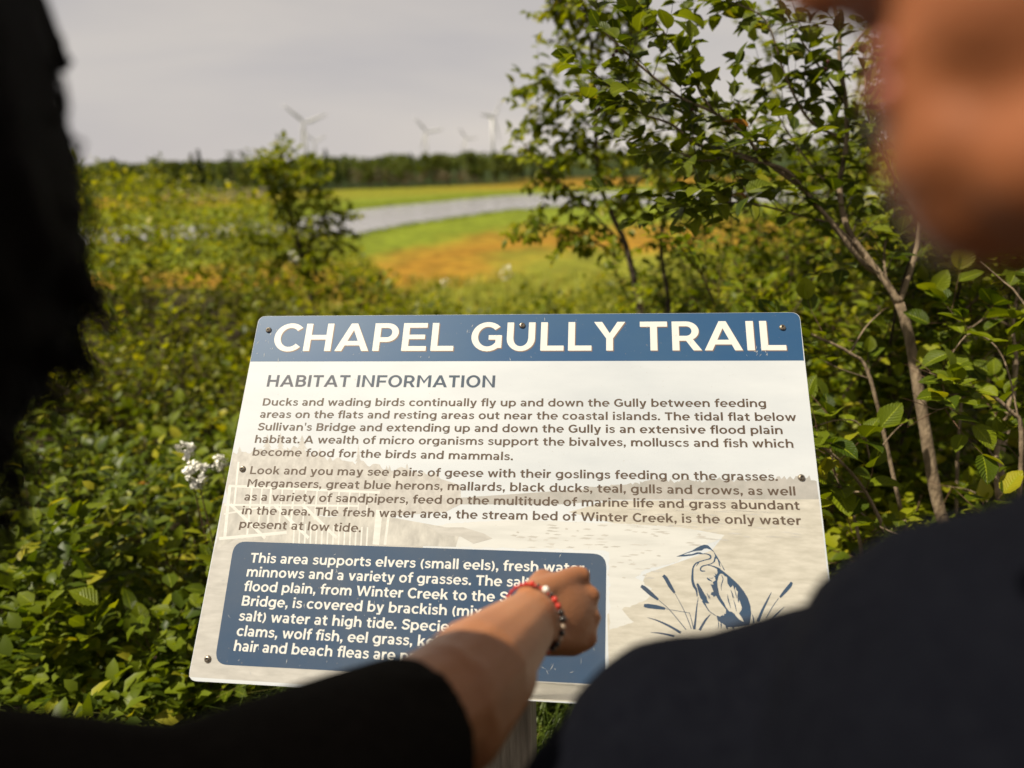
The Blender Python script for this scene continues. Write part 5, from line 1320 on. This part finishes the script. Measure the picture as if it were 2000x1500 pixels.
# the bushes behind them
rr = random.Random(33)
wall = [
 ('tall alder with dark foliage directly behind the forked trunk', (1700, 900, 2.35), 2.0, 7, .55, .050, 151),
 ('tall leafy alder behind the face of the person at the right', (1960, 900, 2.3), 2.5, 7, .55, .052, 152),
 ('dense alder between the sign corner and the forked trunk, chest high', (1600, 900, 2.5), 1.32, 8, .5, .046, 153),
 ('tall alder filling the top right, behind the serviceberry crown', (1790, 900, 3.1), 3.05, 7, .7, .050, 154),
 ('yellow-green alder behind the serviceberry, right of the slender birch', (1500, 700, 3.3), 1.75, 9, .6, .046, 155),
 ('yellow-green alder standing just behind the top right of the sign', (1420, 700, 2.7), 1.12, 9, .45, .044, 156),
 ('broad alder far right, behind the leafy sapling', (2150, 900, 2.7), 2.6, 7, .7, .052, 157),
 ('low dark alder at the foot of the right-hand thicket', (1800, 1200, 2.05), .72, 9, .42, .054, 158),
 ('low dark alder nearest the navy shoulder', (1960, 1150, 1.85), .66, 9, .40, .056, 159),
 ('low alder whose leaves press against the sign edge', (1680, 1150, 2.0), .70, 8, .36, .052, 160),
 ('leafy alder in the second row, right of the river gap', (1340, 640, 3.9), 1.35, 9, .6, .044, 161),
 ('tall loose alder in the second row behind the serviceberry twigs', (1600, 640, 4.3), 2.35, 8, .8, .046, 162),
]
for lb, (px, py, d), h, ns, sp, lf, sd_ in wall:
    q = P(px, py, d); b_ = (q.x, q.y, ground_z(q.x, q.y))
    bush('alder_bush', lb, b_, h - b_[2], ns, sp, M['leaf_alder'] if sd_ % 2 else M['leaf_mid'], lf, random.Random(sd_), density=2.1 if sd_ in (153, 155, 156, 161) else 1.6, single=140, cut=clear_forks, lo=.10, spacing=.028, bark='bark_dark', r0=.008)

# ---------- slender birch left of the serviceberry, 3 m away (out of focus)
rr = random.Random(51); q0 = P(1255, 620, 3.1)
pl = Plant('slender_birch', (q0.x, q0.y, ground_z(q0.x, q0.y)), 'slender young tree with drooping leaves between the river and the serviceberry', 'tree')
fo = pl.base
runs = [([(1250, 600), (1222, 480), (1195, 420), (1170, 350), (1163, 240), (1158, 120), (1142, 20), (1120, -60)], .014, .004),
 ([(1222, 480), (1170, 430), (1110, 370), (1060, 330), (1025, 285)], .006, .002), ([(1205, 500), (1140, 460), (1080, 445), (1032, 430)], .005, .0018),
 ([(1165, 260), (1120, 215), (1070, 160), (1050, 165)], .005, .0018), ([(1168, 330), (1110, 260), (1040, 215)], .004, .0018),
 ([(1160, 150), (1110, 90), (1075, 30)], .004, .0018), ([(1165, 180), (1215, 110), (1235, 50), (1240, 20)], .004, .0018), ([(1168, 300), (1230, 230), (1260, 160)], .004, .0018), ([(1195, 420), (1250, 350), (1280, 280)], .004, .0018), ([(1160, 90), (1180, 20), (1190, -40)], .004, .002), ([(1150, 60), (1100, 10), (1080, -30)], .004, .002)]
pl.tubes.tube([fo - Vector((0, 0, .1)), P(1250, 600, 3.1)], [.02, .014], 8)
for pts, r0, r1 in runs:
    q = pl.branch(PL(pts, 3.1, 3.1 + rr.uniform(-.15, .15)), r0, r1, 7)
    for i in range(2 if r0 < .01 else 9, len(q)):
        for _ in range(4):
            if rr.random() < .8: pl.twig(q[i], rnd_dir(rr, -.05, (q[i] - q[i - 1]).normalized(), .45), rr.uniform(.05, .15), rr, .052, .022, None, droop=.55, tw=.0014)
pl.finish(M['leaf_mid'], M['bark_dark'], M['bark_dark'], single=260, bigkind='mid')
rr = random.Random(52); q0 = P(1315, 600, 3.5)
pl = Plant('slender_birch', (q0.x, q0.y, ground_z(q0.x, q0.y)), 'second slender tree, just right of and lower than the first', 'tree')
pl.tubes.tube([pl.base - Vector((0, 0, .1)), P(1305, 580, 3.5)], [.018, .013], 8)
for pts, r0, r1 in [([(1305, 580), (1290, 470), (1310, 380), (1345, 290), (1360, 200)], .012, .004), ([(1292, 470), (1250, 400), (1210, 330)], .006, .002), ([(1310, 380), (1270, 320), (1250, 260)], .005, .002), ([(1320, 350), (1390, 290), (1420, 230)], .005, .002), ([(1290, 480), (1360, 430), (1420, 390)], .005, .002), ([(1345, 290), (1300, 230), (1290, 180)], .004, .002)]:
    q = pl.branch(PL(pts, 3.5, 3.5 + rr.uniform(-.2, .2)), r0, r1, 7)
    for i in range(3, len(q)):
        for _ in range(3):
            if rr.random() < .85: pl.twig(q[i], rnd_dir(rr, .1, (q[i] - q[i - 1]).normalized(), .4), rr.uniform(.08, .24), rr, .050, .024, None, droop=.35, tw=.0014)
pl.finish(M['leaf_mid'], M['bark_dark'], M['bark_dark'], single=200, bigkind='mid')
# ---------- small tree standing alone against the river at the left, 5.5 m away
rr = random.Random(61); q0 = P(610, 640, 5.6)
pl = Plant('young_tree', (q0.x, q0.y, ground_z(q0.x, q0.y)), 'small leaning tree standing against the river, below the largest turbine', 'tree')
pl.tubes.tube([pl.base - Vector((0, 0, .1)), P(610, 600, 5.6)], [.035, .026], 8)
for pts, r0, r1 in [([(610, 600), (595, 520), (572, 440), (558, 375), (553, 330), (551, 300)], .026, .006), ([(590, 510), (620, 450), (640, 400), (602, 345), (598, 330)], .012, .004), ([(600, 560), (640, 500), (660, 455), (668, 415)], .011, .004), ([(575, 450), (540, 400), (522, 345), (517, 325)], .010, .004), ([(600, 550), (560, 500), (520, 470), (470, 450)], .009, .003), ([(570, 420), (600, 390), (615, 360)], .007, .003), ([(605, 580), (650, 560), (680, 545)], .008, .003)]:
    q = pl.branch(PL(pts, 5.6, 5.6 + rr.uniform(-.3, .3)), r0, r1, 6)
    for i in range(2, len(q)):
        for _ in range(5):
            if rr.random() < .8: pl.twig(q[i], rnd_dir(rr, .3, (q[i] - q[i - 1]).normalized(), .3), rr.uniform(.06, .20), rr, .062, .022, None, droop=.2, tw=.0018)
pl.finish(M['leaf_mid'], M['bark_dark'], M['bark_dark'], single=0, kind='mid')

# ---------- shrub mass on the bank: leaves through the upper canopy of a rolling thicket
def canopy(x, y):
    """height above the ground of the thicket top; 0 where there is none"""
    d = math.hypot(x, y)
    b = .62 + .20 * noise.noise(Vector((x * .9, y * .9, 1.7))) + .16 * noise.noise(Vector((x * 2.3, y * 2.3, 4.2)))
    if x < 0: b += .35 * sstep(3, 9, d) * sstep(0, 3, -x - .02 * y)
    if x > 1.2: b += .5 * sstep(1.2, 3, x)
    if x < 0: b += .55 * sstep(3.2, 6.5, d) * sstep(.7, 2.4, -x)
    b += .30 * sstep(4.2, 5.5, d) * (1 - sstep(8, 11, d)) * (1 - sstep(.7, 2.4, abs(x)))
    b *= sstep(.95, 1.6, y + .25 * max(0, -x - .4))
    return b
r = np.random.default_rng(70)
def thicket(name, n, ymin, ymax, amin, amax, leaf, m, kind, depth, label, flt=None, hmul=1.0, per=11, slen=.26):
    """n leaves carried on short upright shoots, with dark gaps between the shoots"""
    Pp = []; Dd = []; t_ = 0; ns = n // per
    while len(Pp) < n and t_ < ns * 12:
        t_ += 1
        d = ymin * (ymax / ymin) ** r.uniform(0, 1); a = r.uniform(amin, amax); x, y = d * math.sin(a), d * math.cos(a)
        if flt and not flt(x, y): continue
        h = canopy(x, y) * hmul
        if h < .12: continue
        cl = noise.noise(Vector((x * 3.2, y * 3.2, 9))) * .6 + noise.noise(Vector((x * 9, y * 9, 2))) * .35
        if cl < (.08 if d < 3.2 else -.02) + .1 * r.normal(): continue
        L = slen * r.uniform(.5, 1.25) * (1 + .05 * d); top = Vector((x, y, ground_z(x, y) + h * (1 + .35 * cl) - min(h, depth) * r.uniform(0, 1) ** 2.0))
        ax = Vector((r.normal() * .38, r.normal() * .38, 1)).normalized(); b0 = top - ax * L; ph = r.uniform(0, 6.28)
        s1 = ax.orthogonal().normalized(); s2 = ax.cross(s1)
        for k in range(per):
            t2 = (k + .5) / per; an = ph + k * 2.4; o = s1 * math.cos(an) + s2 * math.sin(an)
            c = b0 + ax * L * t2 + o * .012
            if not keep_clear(c): continue
            Pp.append(tuple(c)); Dd.append(tuple(o + ax * (.15 + .9 * t2 ** 2) + Vector((0, 0, r.normal() * .15))))
    Pp = np.array(Pp); dirs = np.array(Dd); k = len(Pp)
    nr = r.normal(size=(k, 3)) * .3; nr[:, 2] += 1; nr += np.array(TOSUN)[None] * .35
    dist = np.hypot(Pp[:, 0], Pp[:, 1])
    sz = leaf * r.uniform(.5, 1.25, k) * (1 + .02 * dist)
    link(name, leaves_mesh(name, Pp, dirs, nr, sz, m, kind, r=r), kind='stuff', label=label)
thicket('undergrowth', 15000, 1.5, 4.2, R_(-62), R_(50), .050, M['leaf_near'], 'mid', .50, 'dense low green shrubs covering the near bank')
thicket('shrubbery', 60000, 4.0, 15.0, R_(-50), R_(46), .056, M['leaf_mass'], 'low', .60, 'rolling yellow-green shrubs running down the bank to the marsh', flt=lambda x, y: True)
thicket('understorey_leaves', 7000, 1.7, 6.0, R_(-60), R_(10), .060, M['leaf_alder'], 'mid', .45, 'larger alder leaves mixed through the shrubs on the bank')

# individual shrubs standing proud of the mass at the left, where single leaves show
left = [
 ('alder sapling with big ribbed leaves close to the lower left edge of the sign', (345, 1000, 1.75), .50, 6, .22, .058, 201, 'leaf_alder'),
 ('alder sapling with ribbed leaves below the white flowers', (280, 1130, 1.65), .44, 7, .26, .055, 202, 'leaf_alder'),
 ('low shrub with toothed leaves beside the lower left corner of the sign', (250, 1290, 1.60), .30, 7, .24, .048, 203, 'leaf_alder'),
 ('low bushy shrub at the lower left, nearest the black top', (110, 1250, 1.75), .34, 8, .30, .044, 204, 'leaf_mass'),
 ('leafy shrub in shade at the left, below the dark hair', (60, 1010, 2.0), .52, 8, .34, .040, 205, 'leaf_near'),
 ('yellow-tipped shrub left of the sign at heading height', (400, 830, 2.15), .66, 8, .30, .038, 206, 'leaf_mass'),
 ('rounded shrub between the hair and the sign, one row back', (230, 800, 2.5), .70, 9, .40, .040, 207, 'leaf_near'),
 ('taller shrub behind the top left corner of the sign', (430, 640, 3.2), .78, 9, .45, .042, 208, 'leaf_mass'),
 ('shrub with upright shoots beside the dark hair, two rows back', (190, 600, 3.6), .92, 9, .5, .042, 209, 'leaf_mass'),
 ('bushy shrub left of the small leaning tree', (400, 560, 4.6), .95, 10, .6, .048, 210, 'leaf_mass'),
 ('dark rounded shrub at the foot of the small leaning tree', (700, 600, 5.2), .62, 10, .55, .048, 211, 'leaf_mid'),
 ('shrub with upright shoots behind the title, left of centre', (880, 600, 4.6), .50, 9, .40, .046, 212, 'leaf_mass'),
 ('tall shrub at the far left, beside the hair, under the treeline', (250, 480, 6.5), 1.35, 10, .9, .052, 213, 'leaf_mass'),
 ('shrub with reddish twigs in front of the left end of the river', (470, 500, 6.8), 1.20, 10, .8, .052, 214, 'leaf_mass'),
]
for lb, (px, py, d), h, ns, sp, lf, sd_, mm in left:
    q = P(px, py, d); b_ = (q.x, q.y, ground_z(q.x, q.y))
    bush('bank_shrub', lb, b_, h, ns, sp, M[mm], lf, random.Random(sd_), density=1.0 if d < 3 else .9, single=150 if d < 3 else 60, cut=keep_clear, lo=.25, spacing=.024 if d < 3 else .035, twl=(.05, .13) if d < 2.2 else (.08, .2), r0=.006, bark='bark_dark', odd=.004)

# ---------- white-flowered meadowsweet
def meadowsweet(px, py, d, top_py, lb, nfl, seed, leaves=26, rad=.035):
    rr = random.Random(seed); top = P(px, top_py, d); g_ = Vector((top.x + .03, top.y + .02, ground_z(top.x, top.y)))
    pl = Plant('meadowsweet', g_, lb, 'flowering plant')
    q = pl.branch([g_ - Vector((0, 0, .03)), lerp(g_, top, .5) + Vector((.01, 0, 0)), top], .003, .0012, 5)
    for i in range(leaves):
        t_ = rr.uniform(.35, 1.0); c = lerp(g_, top, t_); a = i * 2.4
        pl.L.append((c, Vector((math.cos(a), math.sin(a), .5)), Vector((0, 0, 1)) + Vector((rr.gauss(0, .3), rr.gauss(0, .3), 0)), .045 * rr.uniform(.7, 1.1)))
    pl.finish(M['leaf_mid'], M['twig'], M['twig'], single=60, bigkind='narrow', kind='narrow')
    T = [];  F_ = []
    fm = None
    for i in range(nfl):
        dv = Vector((rr.gauss(0, 1), rr.gauss(0, 1), rr.gauss(0, 1.5))).normalized() * rad * rr.uniform(.5, 1); c = top + dv
        if fm is None:
            mb = MB()
            for k in range(9):
                o_ = Vector((rr.gauss(0, .0035), rr.gauss(0, .0035), rr.gauss(0, .003)))
                for p_ in range(5):
                    an = p_ * 1.2566 + k; e = Vector((math.cos(an), math.sin(an), .25)) * .0035; s2 = Vector((-math.sin(an), math.cos(an), 0)) * .0016
                    mb.add([o_, o_ + e * .6 + s2, o_ + e, o_ + e * .6 - s2], [(0, 1, 2, 3)])
            fm = mesh('flower', mb.v, mb.f, M['petal'])
        o = bpy.data.objects.new('flower', fm); COL.objects.link(o); o.parent = pl.o; o.location = c - g_; o.rotation_euler = (rr.uniform(-1, 1), rr.uniform(-1, 1), rr.uniform(0, 6)); o.scale = (rr.uniform(.8, 1.5),) * 3
meadowsweet(362, 880, 1.78, 880, 'meadowsweet with a cluster of small white flowers, upper left of the pair by the sign', 22, 301, rad=.022)
meadowsweet(385, 925, 1.72, 928, 'meadowsweet with the largest white flower cluster, beside the left edge of the sign', 34, 302, rad=.028)
meadowsweet(432, 905, 1.85, 905, 'meadowsweet with small white flowers touching the left edge of the sign', 12, 303, rad=.018)
meadowsweet(132, 1100, 1.85, 1100, 'single small white flower among the leaves at the lower left', 4, 304, leaves=10, rad=.008)
meadowsweet(990, 535, 6.0, 535, 'pale meadowsweet flower head behind the title, above the marsh edge', 30, 305, rad=.07)
meadowsweet(870, 545, 6.3, 552, 'meadowsweet with faint flowers left of the taller one above the title', 12, 306, rad=.05)
meadowsweet(575, 500, 5.0, 503, 'meadowsweet flower head in front of the small leaning tree', 14, 307, rad=.04)

# ---------- grass under the sign and round the post
gr_ = np.random.default_rng(80); gm_ = leaf_mat('grass_blade', (.045, .075, .010), (.13, .18, .02), (.30, .24, .08), trans=.3, veins=False)
def grass(name, n, region, hmin, hmax, wdt, label, m):
    V = []; Fq = []; tn = []
    for i in range(n):
        x, y = region(); z = ground_z(x, y); h = gr_.uniform(hmin, hmax); a = gr_.uniform(0, 6.283); ln = gr_.uniform(.2, .9) * h; d = Vector((math.cos(a), math.sin(a), 0)); s_ = Vector((-math.sin(a), math.cos(a), 0)) * wdt
        b_ = len(V); o = Vector((x, y, z)); tt = gr_.uniform(0, 1)
        for t_, w_ in ((0, 1), (.4, .9), (.75, .6), (1, .08)):
            c = o + Vector((0, 0, h * (t_ - .25 * t_ ** 3))) + d * ln * t_ * t_
            V += [tuple(c - s_ * w_), tuple(c + s_ * w_)]; tn += [tt, tt]
        for k in range(3): Fq.append((b_ + 2 * k, b_ + 2 * k + 1, b_ + 2 * k + 3, b_ + 2 * k + 2))
    link(name, fast_mesh(name, V, Fq, m, tint=tn), kind='stuff', label=label)
grass('grass', 2600, lambda: (gr_.uniform(-.75, .1), gr_.uniform(1.2, 1.75)), .35, .62, .0016, 'long grass blades arching under the lower edge of the sign', gm_)
grass('tall_grass', 1500, lambda: (gr_.uniform(-1.9, -.5), gr_.uniform(1.25, 2.6)), .3, .72, .0018, 'scattered long grass blades among the low shrubs at the left', gm_)
grass('grass', 9000, lambda: (gr_.uniform(-1.3, .95), gr_.uniform(.95, 2.1)), .10, .42, .0017, 'long thin grass growing below and round the sign', gm_)
def clover():
    n = 7000; x = gr_.uniform(-1.5, 1.3, n); y = gr_.uniform(.9, 1.9, n); z = np.array([ground_z(a, b) for a, b in zip(x, y)]) + gr_.uniform(.02, .22, n)
    Pp = np.c_[x, y, z]; dirs = gr_.normal(size=(n, 3)); dirs[:, 2] *= .3; nr = gr_.normal(size=(n, 3)) * .35; nr[:, 2] += 1
    link('low_leaves', leaves_mesh('low_leaves', Pp, dirs, nr, gr_.uniform(.012, .026, n), M['leaf_mass'], 'mid', r=gr_), kind='stuff', label='small-leaved ground cover on the soil below the sign')
clover()
def marsh_pt():
    a = gr_.uniform(R_(-28), R_(32)); d = gr_.uniform(16, 34); return d * math.sin(a), d * math.cos(a)
def bank_pt():
    a = gr_.uniform(R_(-26), R_(24))
    if gr_.uniform(0, 1) < .6: d = interp(near_bank, a) - abs(gr_.normal()) * 2.2 + .4
    else: d = interp(far_bank, a) + abs(gr_.normal()) * 2.5 + .3
    return d * math.sin(a), d * math.cos(a)
grass('bank_reeds', 9000, bank_pt, .12, .38, .03, 'ragged cordgrass along both banks of the river', leaf_mat('cordgrass', (.07, .11, .008), (.19, .24, .015), (.28, .24, .03), trans=.35, veins=False))
grass('marsh_grass', 7000, marsh_pt, .25, .6, .02, 'tall sedge tufts over the near part of the marsh', leaf_mat('sedge', (.12, .14, .015), (.24, .26, .03), (.34, .20, .03), trans=.3, veins=False, ymix=.3))
